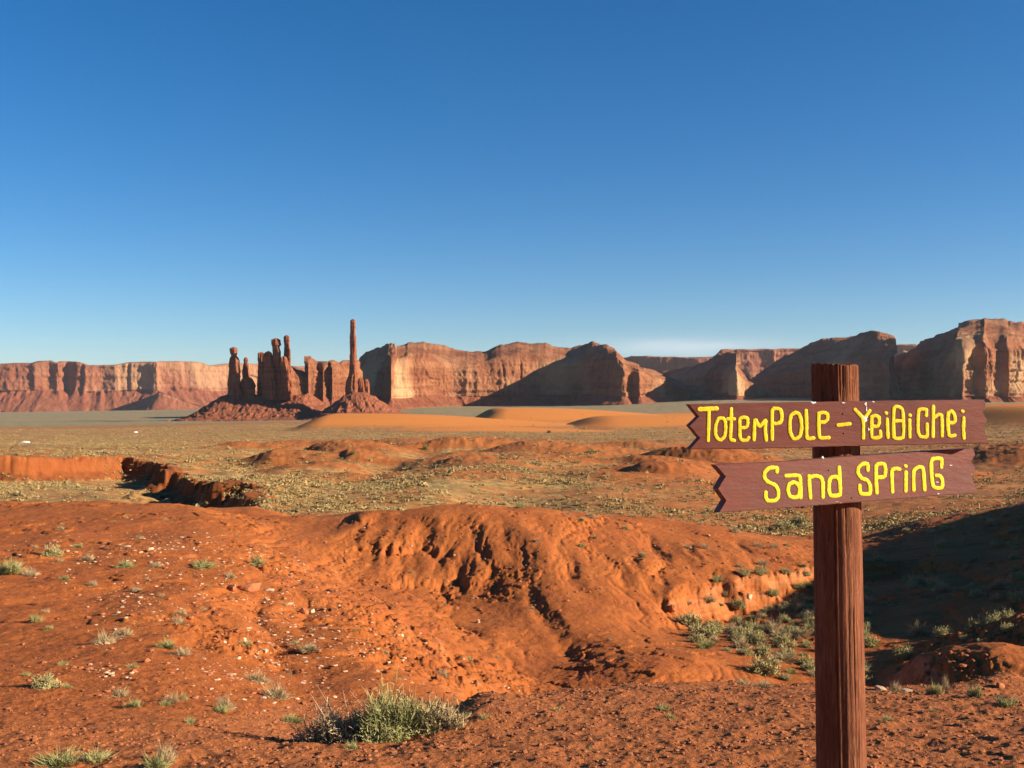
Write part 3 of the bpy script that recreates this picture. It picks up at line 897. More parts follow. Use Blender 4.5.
rock_wall('butte', [(352, 2950), (360, 2760), (374, 2560), (387, 2420), (391, 2400), (400, 2440), (402.5, 2560), (430, 2630), (455, 2700), (500, 2745), (560, 2800), (578, 2810), (592, 2680), (604, 2560), (609, 2515),
                    (617, 2500), (626, 2490), (631, 2515), (640, 2492), (650, 2540), (664, 2600), (690, 2720)],
          [(352, 360), (359, 353), (366, 350), (372, 350), (378, 347), (388, 346), (392, 347.5), (400, 346.5), (403, 349), (414, 344.5), (430, 343.5), (449, 346.5), (467, 351), (486, 351.5), (497, 347), (503, 345), (521, 342.5), (535, 344), (549, 342.5), (555, 345.5), (571, 347.5), (586, 341.5), (599, 345), (617, 355), (636, 364), (658, 372), (690, 386)],
          [(352, 402), (387, 408), (400, 408), (460, 405), (560, 404), (608, 404), (640, 403), (690, 399)], 'butte', n=1000, talus_h=0.16, talus_w=1.4, dome=0.24, slick=0.14, slickd=130, depth=420, flute=9, fl_len=42, seed=11, smooth=3,
          label='long rounded butte in the middle with a big shadow on its wall', cat='butte')
rock_wall('rock_ridge', [(630, 3350), (660, 3150), (700, 2880), (724, 2560), (729, 2500), (738, 2480), (745, 2520), (750, 2600), (762, 2800), (790, 3000)],
          [(630, 376), (660, 371), (680, 367), (696, 362), (704, 357), (711, 354.5), (721, 352.5), (734, 354), (745, 361), (750, 368), (762, 385), (790, 395)],
          [(630, 401), (700, 400), (740, 401), (790, 402)], 'butte', n=500, talus_h=0.12, talus_w=1.6, dome=0.34, slick=0.14, slickd=100, limf=0.18, depth=300, flute=9, fl_len=42, seed=14, smooth=5,
          label='low rock ridge with a narrow sunlit prow left of the post', cat='rock formation')
rock_wall('butte', [(735, 3500), (748, 3250), (790, 2950), (840, 2650), (880, 2430), (892, 2400), (898, 2440), (902, 2700), (905, 2900)],
          [(735, 388), (745, 377), (764, 362), (786, 347.5), (805, 341.5), (827, 338.5), (839, 333.5), (857, 333.5), (880, 339), (888, 345), (892, 350), (900, 356), (905, 362)],
          [(735, 402), (905, 402)], 'butte', n=600, talus_h=0.08, talus_w=1.6, dome=0.42, slick=0.14, slickd=120, limf=0.26, depth=300, flute=11, fl_len=50, seed=17, smooth=6,
          label='dark smooth domed butte standing behind the top of the post', cat='butte')
rock_wall('butte', [(870, 3150), (884, 2900), (905, 2680), (940, 2370), (957, 2210), (962, 2170), (975, 2210), (988, 2190), (1000, 2240), (1012, 2220), (1024, 2260), (1060, 2330), (1120, 2300), (1180, 2500)],
          [(874, 375), (880, 367), (890, 357), (899, 352), (908, 344), (917, 339.5), (930, 333), (940, 331), (955, 329.5), (966, 326), (974, 321), (989, 319), (1003, 320.5), (1015, 322.5), (1024, 323), (1060, 322), (1120, 330), (1180, 345)],
          [(874, 401), (960, 402), (1180, 402)], 'butte', n=900, talus_h=0.07, talus_w=1.8, dome=0.30, slick=0.12, slickd=120, depth=500, flute=13, fl_len=34, seed=19, smooth=5,
          label='tall butte at the right edge with sunlit fluted right face', cat='butte')
rock_wall('mesa', [(600, 5600), (640, 5400), (700, 5300), (760, 5300), (840, 5350), (920, 5400)], [(600, 358), (625, 357.5), (628, 356), (690, 357), (715, 357), (722, 349.5), (745, 348.5), (780, 349), (890, 345), (920, 344)],
          [(600, 400), (920, 400)], 'far', n=400, talus_h=0.4, talus_w=1.5, dome=0.05, depth=1500, flute=18, fl_len=110, seed=23,
          label='thin flat topped mesa strip far behind the middle rocks', cat='mesa')


# ------------------------------------------------------------------ the air
hm = bpy.data.materials.new('haze'); hm.use_nodes = True; hm.node_tree.nodes.clear()
ho = hm.node_tree.nodes.new('ShaderNodeOutputMaterial'); hv = hm.node_tree.nodes.new('ShaderNodeVolumePrincipled')
hv.inputs['Color'].default_value = (0.80, 0.88, 1.0, 1); hv.inputs['Density'].default_value = 0.000014; hv.inputs['Anisotropy'].default_value = 0.2
hm.node_tree.links.new(hv.outputs[0], ho.inputs['Volume'])
hx, hy0, hy1 = 18500.0, -18500.0, 18500.0
hz0, hz1 = float(GZ.min()) - 10.0, 620.0
hV = [(sx_ * hx, yy_, zz_) for zz_ in (hz0, hz1) for sx_, yy_ in ((-1, hy0), (1, hy0), (1, hy1), (-1, hy1))]
haze = mesh_obj('haze', hV, np.array([(0, 3, 2, 1), (4, 5, 6, 7), (0, 1, 5, 4), (1, 2, 6, 5), (2, 3, 7, 6), (3, 0, 4, 7)]), hm, smooth=False)
tag(haze, kind='stuff')


# ------------------------------------------------------------------ talus cones and spires
def talus_cone(name, crest, d, w_front, w_side, ybase, ridge_w, seed, label, cat='rubble slope'):
    """crest [(px, py)] is the ridge line; the flanks fall away on every side"""
    cp = np.array(crest, float)
    nx, ny = 300, 130
    x0 = (cp[0, 0] - 512) / F * d - w_side; x1 = (cp[-1, 0] - 512) / F * d + w_side
    xs = np.linspace(x0, x1, nx); ys = np.linspace(d - w_front, d + w_front, ny)
    XX, YY = np.meshgrid(xs, ys, indexing='ij')
    cx = (cp[:, 0] - 512) / F * d; cz = (HZ - cp[:, 1]) / F * d
    zb_ = (HZ - ybase) / F * d
    zc = np.interp(XX, cx, cz, left=zb_ - 8, right=zb_ - 8)
    s = np.abs(YY - d - 8 * noise2(XX / 60, XX * 0, seed)) / w_front
    hh = (zc - zb_)
    prof = np.clip(1 - np.maximum(s - ridge_w, 0) / (1 - ridge_w), 0, 1) ** 1.25
    gl = np.abs(fbm2(XX / 24 + YY / 70, YY / 70, seed + 3, 5, 0.6))
    zz = zb_ + hh * prof - 3.5 * gl * sstep(s, 0.05, 0.4) * prof ** 0.4 + 1.0 * fbm2(XX / 9, YY / 9, seed + 5, 5, 0.65) + 1.6 * sstep(noise2(XX / 7, YY / 7, seed + 6), 0.45, 0.7)
    zz -= 5 * sstep(s, 0.85, 1.0) + 6 * (np.minimum(XX - x0, x1 - XX) < (x1 - x0) / nx * 1.5)
    # terraces of harder beds
    step = 9.0
    zz = zz + 0.55 * np.sin(zz / step * 2 * math.pi + 0.8 * noise2(XX / 40, YY / 40, seed + 8))
    V = np.stack([XX, YY, zz], -1).reshape(-1, 3)
    o = mesh_obj(name, V, grid_faces(nx, ny), M['spire'], attrs={'talus': np.full(len(V), 0.75), 'cliff': np.zeros(len(V))})
    return tag(o, label, cat)


talus_cone('rubble_slope', [(178, 421), (192, 416), (210, 405), (222, 397), (232, 394), (262, 395), (292, 396), (308, 394), (318, 401), (332, 407), (346, 413), (356, 420)], 1790, 150, 8, 421, 0.12, 61,
           'dark red rubble slope carrying the row of clustered spires')
talus_cone('rubble_slope', [(305, 421), (318, 414), (333, 405), (345, 396), (354, 392), (366, 393), (376, 398), (390, 407), (398, 411), (412, 416), (424, 421)], 1690, 130, 8, 421, 0.10, 71,
           'red rubble cone at the foot of the tall thin tower')


def spire(name, cx, d, prof, seed, label, aspect=0.8, group=None, nseg=56, nrow=150, skew=1.0):
    """prof: [(py, left px, right px)] from the top down"""
    pr = np.array(prof, float)
    py = np.linspace(pr[0, 0], pr[-1, 0], nrow)
    l = np.interp(py, pr[:, 0], pr[:, 1]); r = np.interp(py, pr[:, 0], pr[:, 2])
    zc = (HZ - py) / F * d; c = ((l + r) / 2 - 512) / F * d; w_ = (r - l) / 2 / F * d
    capk = np.clip(np.arange(nrow) / 5.0, 0, 1)
    w2 = w_ * np.sqrt(np.clip(1 - (1 - capk) ** 2, 0.0, 1))
    a = np.linspace(0, 2 * math.pi, nseg, endpoint=False)
    AA, ZZ = np.meshgrid(a, zc, indexing='ij')
    ca, sa = np.cos(AA), np.sin(AA)
    sq = 1 / np.maximum(np.abs(ca) ** 3.2 + np.abs(sa) ** 3.2, 1e-6) ** (1 / 3.2)     # blocky plan
    jitter = 0.20 * fbm3(ca * 1.8 + seed, sa * 1.8, ZZ / 22.0, seed, 4) + 0.10 * noise3(ca * 4 + seed, sa * 4, ZZ / 90, seed + 7) + 0.07 * noise3(ca * 0.9, sa * 0.9, ZZ / 3.2, seed + 9) - 0.16 * np.clip(1 - np.abs(noise3(ca * 2.6 + seed, sa * 2.6, ZZ / 60, seed + 11)) * 6, 0, 1)
    rad = sq * (1 + jitter) * 0.98
    VX = c[None, :] + ca * rad * w2[None, :]
    VY = d + sa * rad * np.minimum(w2, 30)[None, :] * aspect - skew * (VX - c[None, :]) * sstep(py, py[0] + 4, py[0] + 16)[None, :]
    V = np.stack([VX, VY, ZZ + 0.0 * ca], -1).reshape(-1, 3)
    f_ = grid_faces(nseg, nrow, wrap_n=True, flip=True)
    o = mesh_obj(name, V, f_, M['spire'], attrs={'talus': np.zeros(len(V)), 'cliff': np.zeros(len(V))})
    return tag(o, label, 'rock spire', group)


SG = 'red rock spires in the left group'
SUNY = 0.25
def dd(px, d0=1760, p0=290): return d0 + (p0 - px) / F * d0 * SUNY
spire('rock_spire', 234, dd(234), [(347, 231.2, 236), (349, 230.2, 237.4), (353, 230.6, 237.2), (356, 231.6, 236.6), (358, 229.8, 239), (361, 228.3, 240.4), (370, 227.6, 241), (382, 226.4, 242), (392, 225.5, 244), (400, 224, 246)], 101,
      'separate leftmost spire with a rounded head on narrow neck', 1.0, SG)
spire('rock_spire', 245, dd(245) + 40, [(357, 244.6, 247), (360, 243.6, 248), (363, 243.8, 247.6), (366, 242.8, 248.8), (375, 241.6, 251), (400, 240, 253)], 102, 'smallest slim spire right behind the leftmost spire', 0.9, SG)
spire('rock_spire', 249, dd(249), [(377, 244.5, 249.5), (379, 242, 251.2), (386, 239.5, 254.5), (400, 240, 258)], 103, 'stubby low rock block in front of the smallest slim spire', 1.0, SG)
spire('rock_spire', 261, dd(261) + 18, [(352, 259, 263.5), (353.5, 258, 265), (362, 257.7, 265), (375, 257.4, 266), (400, 256.5, 268)], 104, 'blunt square topped spire, first of the tight right hand cluster', 1.0, SG)
spire('rock_spire', 267, dd(267), [(351, 267, 270), (353, 265, 272), (358, 263.5, 273), (372, 262, 276), (400, 258, 280)], 105, 'dark sloping shouldered spire in the middle of the cluster', 0.9, SG)
spire('rock_spire', 276, dd(276), [(338, 273.6, 278.5), (340, 272, 280.4), (345, 272.2, 281), (346.5, 272.6, 279.4), (352, 272.2, 281.2), (366, 271.8, 281.5), (376, 271, 282.5), (400, 269.5, 285)], 106, 'tall spire with a bulging round head, second tallest of the cluster', 1.0, SG)
spire('rock_spire', 287, dd(287), [(335, 284.8, 288.6), (337, 284, 289.5), (344, 284, 289.7), (350, 283.6, 290.6), (362, 283, 291), (400, 282.5, 291.5)], 107, 'tallest spire at the right end of the left cluster', 1.0, SG)
spire('rock_spire', 285, dd(285) - 12, [(356, 282, 285.5), (361, 280.2, 288), (375, 279.6, 291), (384, 279, 292.2), (400, 278, 293)], 108, 'low dark buttress leaning on the tallest cluster spire', 1.1, SG)
spire('rock_tower', 353, 1705, [(319, 350.6, 355), (320, 350, 355.6), (333, 350.2, 355.6), (336, 349.8, 356), (352, 349.8, 356.4), (366, 349.6, 357), (373, 349.2, 358), (380, 346.6, 358.4), (388, 345.3, 358.6), (400, 345, 360)], 110,
      'very tall thin free standing rock tower like a chimney', 1.0, skew=0.25)
spire('rock_stack', 361, 1702, [(378, 358.5, 361.5), (380, 358, 363.5), (388, 357.8, 364.5), (402, 357, 366)], 112, 'left rock stack beside the foot of the thin tower', 1.0, 'rock stacks beside the thin tower')
spire('rock_stack', 366, 1710, [(379, 364.6, 367.5), (382, 363.6, 368.8), (390, 363, 369.6), (404, 362, 371)], 113, 'right rock stack beside the foot of the thin tower', 1.0, 'rock stacks beside the thin tower')


# ------------------------------------------------------------------ plants
def blades(n, rx, rz, width, seed, spread=1.0, curl=0.15, upright=0.3, mound=False):
    """a tuft of n thin blades or twigs; returns verts, tris, tip attribute"""
    g = np.random.default_rng(seed)
    az = g.uniform(0, 2 * math.pi, n)
    el = np.arccos(1 - g.uniform(0, 1, n) ** (1.0 / (1 + upright)) * spread)          # angle from vertical
    lump = 0.75 + 0.35 * np.sin(az * 3 + seed) * np.sin(el * 4 + seed * 2)
    ln = g.uniform(0.6, 1.05, n) * lump
    d_ = np.stack([np.sin(el) * np.cos(az) * rx, np.sin(el) * np.sin(az) * rx, np.cos(el) * rz + 0.03 * rz], -1) * ln[:, None]
    if mound:
        d_ = d_ * np.minimum(1, 0.9 / ln)[:, None]
        root = d_ * g.uniform(0.35, 0.8, n)[:, None]
    else:
        root = np.stack([g.normal(0, 0.16 * rx, n), g.normal(0, 0.16 * rx, n), np.zeros(n)], -1) + d_ * g.uniform(0.0, 0.35, n)[:, None]
    if mound:
        root = d_ * g.uniform(0.3, 0.95, n)[:, None]
        tip = root + d_ * 0.10 + g.normal(0, 0.065, (n, 3)) * np.array([rx, rx, rz]) * 1.3 + np.array([0, 0, 0.05 * rz])
    else:
        tip = root * 0.4 + d_
        tip[:, 2] -= curl * rz * (np.sin(el) ** 2)
    mid = (root + tip) / 2 + g.normal(0, 0.05, (n, 3)) * rx
    tip[:, 2] = np.maximum(tip[:, 2], 0.01); mid[:, 2] = np.maximum(mid[:, 2], 0.01)
    side = g.normal(0, 1, (n, 3)); side /= np.linalg.norm(side, axis=1)[:, None]
    w_ = (width * g.uniform(0.6, 1.3, n))[:, None]
    V = np.stack([root - side * w_ * 0.5, root + side * w_ * 0.5, mid + side * w_ * 0.5, mid - side * w_ * 0.5, tip], 1).reshape(-1, 3)
    b_ = np.arange(n)[:, None] * 5
    Q = b_ + np.array([[0, 1, 2, 3]]); T = b_ + np.array([[3, 2, 4]])
    tipa = np.tile([0.0, 0.0, 0.4, 0.4, 1.0], n)
    return V, [Q, T], tipa


def plant_proto(name, n, rx, rz, width, mat, seed, **kw):
    V, Fc, ta = blades(n, rx, rz, width, seed, **kw)
    return np_mesh(name, V, Fc, M[mat], smooth=False, attrs={'tip': ta})


PR = {
    'sage': [plant_proto('sagebrush', 2200, 0.5, 0.40, 0.017, 'sage', s, mound=True, spread=0.95) for s in (1, 2, 3)],
    'dry': [plant_proto('dry_bush', 1300, 0.5, 0.42, 0.009, 'dry', s, spread=0.9) for s in (4, 5, 6)],
    'green': [plant_proto('green_tuft', 1200, 0.5, 0.42, 0.011, 'green', s, spread=0.72, upright=0.5) for s in (7, 8, 9)],
}
pcount = 0


def put_plant(kind, x, y, z, w_, h_, label, group=None, cat=None, seed=None):
    global pcount
    nm = {'sage': 'sagebrush', 'dry': 'dry_bush', 'green': 'grass_tuft'}[kind]
    me = PR[kind][pcount % 3]; pcount += 1
    o = bpy.data.objects.new(nm, me)
    COL.objects.link(o)
    o.location = (x, y, z - 0.02)
    o.rotation_euler = (0, 0, random.uniform(0, 6.28))
    o.scale = (w_, w_, h_ / 0.42)
    tag(o, label, cat or {'sage': 'shrub', 'dry': 'dry bush', 'green': 'grass tuft'}[kind], group)
    return o


def at_px(kind, px, py, wpx, hpx, label, group=None):
    h = hit(px, py)
    if h is None: return None
    x, y, z = h
    w_ = wpx / F * y; hh = hpx / F * y
    return put_plant(kind, x, y, z, w_, hh, label, group)


# big bush in the foreground: several stems and lobes
bx, by, bz = hit(385, 742, 5)
big = bpy.data.objects.new('rabbitbrush', None); COL.objects.link(big); big.location = (bx, by, bz)
tag(big, 'largest bush in the foreground, green and grey, with bare twigs beside it', 'bush')
for k, (ox, oy, rx, rz, mt, n, up) in enumerate(((0.02, 0.0, 0.24, 0.44, 'green', 900, 0.6), (-0.12, 0.05, 0.2, 0.33, 'sage', 600, 0.3), (-0.33, 0.05, 0.30, 0.30, 'dry', 650, 0.2),
                                                 (0.25, 0.06, 0.22, 0.30, 'sage', 550, 0.5), (0.40, 0.02, 0.18, 0.26, 'dry', 420, 0.5), (0.0, -0.12, 0.2, 0.2, 'green', 380, 0.2), (0.12, 0.05, 0.2, 0.38, 'sage', 500, 0.6))):
    V, Fc, ta = blades(n * 6, rx, rz * 0.92, 0.0055, 40 + k, spread=0.9, upright=up, mound=True)
    hz_ = gz(bx + ox, by + oy)[0] - bz
    V = V + np.array([ox * 0.85, oy, hz_ - 0.02])
    o = mesh_obj('foliage', V, Fc, M[mt], parent=big, smooth=False, attrs={'tip': ta})
g = np.random.default_rng(9)
tv, tf = [], []
for k in range(26):
    a = g.uniform(0, 6.28); e = g.uniform(0.2, 1.2); L = g.uniform(0.2, 0.42)
    p0 = np.array([g.uniform(-0.3, 0.35), g.uniform(-0.05, 0.1), 0.0]); p1 = p0 + L * np.array([math.sin(e) * math.cos(a), math.sin(e) * math.sin(a), math.cos(e)])
    u_ = np.cross(p1 - p0, [0.3, 0.5, 0.1]); u_ /= np.linalg.norm(u_); v_ = np.cross(p1 - p0, u_); v_ /= np.linalg.norm(v_)
    b0 = len(tv)
    for q_, r_ in ((p0, 0.006), ((p0 + p1) / 2 + g.normal(0, 0.015, 3), 0.004), (p1, 0.0015)):
        for c_ in range(5):
            tv.append(q_ + r_ * (u_ * math.cos(c_ * 1.2566) + v_ * math.sin(c_ * 1.2566)))
    for s_ in range(2):
        for c_ in range(5):
            tf.append([b0 + s_ * 5 + c_, b0 + s_ * 5 + (c_ + 1) % 5, b0 + s_ * 5 + 5 + (c_ + 1) % 5, b0 + s_ * 5 + 5 + c_])
mesh_obj('branches', np.array(tv), np.array(tf), M['twig'], parent=big)

NEAR = [
    ('green', 60, 766, 66, 26, 'spreading green grass clump at the very bottom left'),
    ('green', 95, 762, 44, 24, 'green grass clump joined to the bottom left clump on its right'),
    ('green', 155, 768, 40, 26, 'dense green tuft with dry stalks at the bottom edge, left of centre'),
    ('dry', 165, 762, 30, 30, 'pale dry stalks rising behind the dense bottom edge tuft'),
    ('green', 133, 707, 22, 16, 'bright green tuft at the top of the stony foreground'),
    ('dry', 120, 697, 30, 16, 'dry grass wisps just left of the bright green tuft'),
    ('sage', 45, 687, 36, 20, 'grey brown bush on the left at the rim of the stony ground'),
    ('green', 25, 676, 14, 9, 'little green sprig beside the grey brown rim bush'),
    ('green', 66, 688, 18, 10, 'small green tuft right of the grey brown rim bush'),
    ('green', 165, 706, 18, 12, 'green tuft under pale stalks, left one of a pair'),
    ('dry', 172, 703, 22, 18, 'pale stalky bush of a pair near the rim'),
    ('green', 183, 700, 14, 13, 'green tuft right one of a pair near the rim'),
    ('green', 190, 724, 16, 14, 'small upright green tuft below the pair of rim tufts'),
    ('green', 220, 712, 22, 15, 'green tuft topped by straw coloured stalks on bare sand'),
    ('dry', 224, 708, 26, 22, 'straw coloured stalks behind a green tuft on bare sand'),
    ('dry', 275, 698, 40, 22, 'brown dry bush left of the largest foreground bush'),
    ('green', 290, 722, 36, 14, 'low green and straw patch beside the brown dry bush'),
    ('green', 352, 750, 22, 16, 'blue green sprig in front of the largest bush'),
    ('green', 465, 718, 22, 12, 'green tuft on the rim right of the largest bush'),
    ('green', 484, 719, 18, 10, 'second green tuft on the rim right of the largest bush'),
    ('green', 548, 742, 18, 6, 'flat green weed on the stony ground'),
    ('green', 590, 750, 16, 8, 'small flat weed nearer the bottom on the stony ground'),
    ('green', 585, 721, 18, 6, 'faint flat weed highest up on the stony ground'),
    ('dry', 182, 655, 26, 14, 'round dry bush alone on the red left slope'),
    ('dry', 124, 636, 26, 14, 'round dry bush under a patch of pale chips'),
    ('green', 35, 622, 18, 14, 'green tuft on the left edge of the red slope'),
    ('green', 132, 668, 18, 9, 'small green tuft beside a dark stone'),
    ('green', 62, 665, 16, 9, 'small green tuft in the middle of the left slope'),
    ('green', 10, 574, 34, 24, 'large yellow green tuft cut by the left edge of the picture'),
    ('dry', 30, 576, 24, 12, 'dry grass fringe right of the large left edge tuft'),
    ('sage', 52, 556, 26, 15, 'grey round bush above and right of the left edge tuft'),
    ('dry', 88, 561, 18, 11, 'brown bush near the hill top, left of a straw tuft'),
    ('green', 125, 568, 26, 13, 'straw and green tuft near the hill top'),
    ('dry', 155, 567, 20, 8, 'flat faded bush between two green tufts near the hill top'),
    ('green', 202, 568, 32, 14, 'wide green tuft on the hill top above the broken ledge'),
    ('green', 257, 566, 22, 17, 'upright green tuft, rightmost on the hill top'),
    ('green', 65, 580, 16, 8, 'tiny green tuft just above the bare left slope'),
    ('dry', 310, 652, 26, 13, 'dry olive bush among pale chips on the slope'),
    ('dry', 895, 692, 20, 18, 'pale round bush in front of the shaded hollow, left one'),
    ('green', 976, 697, 24, 20, 'pale green bush by the rim right of the post'),
    ('green', 935, 694, 22, 20, 'yellow green bush on the rim, middle of three right of the post'),
    ('dry', 945, 690, 12, 22, 'thin grey stalks beside the middle rim bush'),
    ('green', 1006, 706, 34, 18, 'widest yellow green bush at the right edge of the rim'),
    ('dry', 764, 688, 30, 14, 'pale straw grass on the rim left of the post'),
    ('dry', 742, 684, 26, 12, 'pale straw grass clump further left on the rim'),
    ('green', 866, 640, 12, 14, 'dark green bush right beside the post edge'),
    ('sage', 800, 527, 34, 18, 'large grey bare bush on the plain left of the post, below the signs'),
    ('sage', 785, 530, 26, 14, 'grey bush left of the large grey bare bush'),
]
NEAR_XY = []
for a in NEAR:
    o = at_px(*a)
    if o: NEAR_XY.append((o.location.x, o.location.y))
for mt, px, py, wpx, hpx, lb in (('vivid', 425, 450, 9, 8, 'round bright green bush below the sand dune'), ('vivid', 353, 455, 8, 5, 'dark green bush left of the round bright green bush'),
                                 ('vivid', 591, 453, 14, 4, 'flat dark green bush on the plain right of centre'), ('darkbush', 12, 450, 6, 6, 'dark juniper bush, upper one of a pair at far left'),
                                 ('darkbush', 16, 456, 6, 5, 'dark juniper bush, lower one of a pair at far left'), ('darkbush', 549, 433, 6, 4, 'dark bush at the edge of the sand')):
    h = hit(px, py, 60)
    if h is None: continue
    x, y, z = h
    V, Fc, ta = blades(900, wpx / F * y / 2, hpx / F * y, 0.03 * wpx / F * y, 77 + px, mound=True)
    o = mesh_obj('green_bush' if mt == 'vivid' else 'juniper_bush', V, Fc, M[mt], smooth=False, attrs={'tip': ta})
    o.location = (x, y, z - 0.1)
    tag(o, lb, 'bush')

# repeated shrubs: wash floor, shaded hollow, slopes
def scatter(n, pxr, dr, kinds, size, label, group, dens=None, seed=0, dist=0.35):
    g = np.random.default_rng(seed)
    done = 0; tries = 0
    while done < n and tries < n * 60:
        tries += 1
        px = g.uniform(*pxr); d = math.exp(g.uniform(math.log(dr[0]), math.log(dr[1])))
        x = (px - 512) / F * d; y = d
        if dens is not None and g.uniform() > dens(px, d): continue
        z = gz(x, y)[0]
        w_ = g.uniform(*size) * g.uniform(0.6, 1.25)
        if not is_visible(np.array([x]), np.array([y]), np.array([z]), w_ * 0.4)[0]: continue
        if any((x - a_) ** 2 + (y - b_) ** 2 < (dist) ** 2 for a_, b_ in NEAR_XY): continue
        NEAR_XY.append((x, y))
        k = kinds[int(g.integers(len(kinds)))]
        put_plant(k, x, y, z, w_, w_ * g.uniform(0.4, 0.65), label[k], group)
        done += 1


def wash_d(px, d):
    # floor of the wash: between the hill foot and the rim
    lo = np.interp(px, [670, 700, 760, 830], [33, 27, 24.5, 23.5]); hi = np.interp(px, [670, 720, 800, 860], [34, 37.5, 41.5, 42])
    return 1.0 if lo < d < hi else 0.03
scatter(150, (680, 870), (23.5, 42), ['sage', 'sage', 'green', 'dry'], (0.4, 0.8),
        {'sage': 'grey green sagebrush on the wash floor left of the post', 'green': 'yellow green grass tuft on the wash floor left of the post', 'dry': 'straw coloured bush on the wash floor left of the post'},
        'shrubs on the wash floor', wash_d, 3, 0.45)
scatter(45, (868, 1024), (24, 58), ['sage', 'sage', 'dry'], (0.4, 0.8),
        {'sage': 'grey sagebrush in the dark hollow right of the post', 'dry': 'dry bush in the dark hollow right of the post'}, 'shrubs in the shaded hollow', None, 4, 0.7)
scatter(30, (520, 820), (38, 58), ['sage', 'dry'], (0.3, 0.6),
        {'sage': 'small grey shrub on top of the red hill in the middle', 'dry': 'small straw bush on top of the red hill in the middle'}, 'small shrubs on the middle hill top', None, 5, 0.7)
scatter(44, (0, 300), (11, 42), ['green', 'dry', 'dry'], (0.14, 0.34),
        {'green': 'tiny green sprig on the bare red slope at left', 'dry': 'tiny dry sprig on the bare red slope at left'}, 'sprigs on the left slope', None, 6, 0.5)
scatter(12, (310, 620), (12, 36), ['dry', 'sage'], (0.16, 0.4),
        {'sage': 'tiny grey sprig on the gullied hillside', 'dry': 'tiny dry sprig on the gullied hillside'}, 'sprigs on the gullied hillside', None, 8, 0.5)
scatter(14, (300, 1020), (5.3, 9.0), ['green', 'dry'], (0.05, 0.13),
        {'green': 'tiny green weed on the stony foreground', 'dry': 'tiny dry weed on the stony foreground'}, 'weeds on the stony foreground', None, 7, 0.3)


# --- scrub cover of the plain: uncountable, one object
def scrub_field(n, seed):
    g = np.random.default_rng(seed)
    px = g.uniform(-80, 1110, n * 6); d = 1 / (g.uniform(1 / 900.0, 1 / 66.0, n * 6))
    d = np.exp(math.log(66) + (math.log(1000) - math.log(66)) * g.uniform(0, 1, n * 6) ** 0.9)
    x = (px - 512) / F * d; y = d
    mk = (1 - 0.8 * sstep(mounds(x, y), 0.4, 1.0))
    _, dmx = dunes(x, y)
    mk *= 1 - 0.96 * dmx
    nz = fbm2(x * 0.04, y * 0.06, 51, 3)
    mk *= (sstep(nz, -0.3, 0.25) * 0.9 + 0.1) * (0.45 + 0.55 * sstep(fbm2(x * 0.16, y * 0.12, 57, 2), -0.25, 0.2))
    mk *= 1 - 0.45 * sstep(px, 520, 640) * (1 - sstep(d, 200, 260))
    wash = (d < 132) & (px < 120)
    mk = np.where(wash & (d > 126), 0.1, mk)
    keep = g.uniform(0, 1, len(px)) < mk
    x, y, d = x[keep], y[keep], d[keep]
    z = gz(x, y)
    vis = is_visible(x, y, z, 0.5)
    x, y, z, d = x[vis][:n], y[vis][:n], z[vis][:n], d[vis][:n]
    return x, y, z, d


sx, sy, sz, sd_ = scrub_field(62000, 13)
protos = []
for s in range(5):
    V, Fc, ta = blades(24, 0.5, 0.34, 0.2, 200 + s, mound=True, spread=1.0)
    protos.append((V, Fc, ta))
VV, QQ, TT_, TA = [], [], [], []
off = 0
g = np.random.default_rng(4)
for s in range(5):
    sel = np.arange(len(sx)) % 5 == s
    V, Fc, ta = protos[s]
    k = sel.sum()
    a = g.uniform(0, 6.28, k); w_ = (0.25 + 0.6 * g.uniform(0, 1, k) ** 1.6 + 0.9 * g.uniform(0, 1, k) ** 14) * (1 + sd_[sel] / 700)
    ca, sa = np.cos(a)[:, None], np.sin(a)[:, None]
    X_ = (V[None, :, 0] * ca - V[None, :, 1] * sa) * w_[:, None] + sx[sel][:, None]
    Y_ = (V[None, :, 0] * sa + V[None, :, 1] * ca) * w_[:, None] + sy[sel][:, None]
    Z_ = V[None, :, 2] * w_[:, None] * g.uniform(0.7, 1.3, k)[:, None] + sz[sel][:, None] - 0.03
    VV.append(np.stack([X_, Y_, Z_], -1).reshape(-1, 3))
    bo = off + np.arange(k)[:, None, None] * len(V)
    QQ.append((Fc[0][None] + bo).reshape(-1, 4)); TT_.append((Fc[1][None] + bo).reshape(-1, 3))
    TA.append(np.clip(np.tile(ta, k) * 0.4 + np.repeat(g.uniform(0, 0.6, k), len(V)), 0, 1))
    off += k * len(V)
scr = mesh_obj('desert_scrub', np.vstack(VV), [np.vstack(QQ), np.vstack(TT_)], M['scrub'], smooth=False, attrs={'tip': np.concatenate(TA)})
tag(scr, 'low straw and grey green scrub covering the plain', 'scrub', kind='stuff')


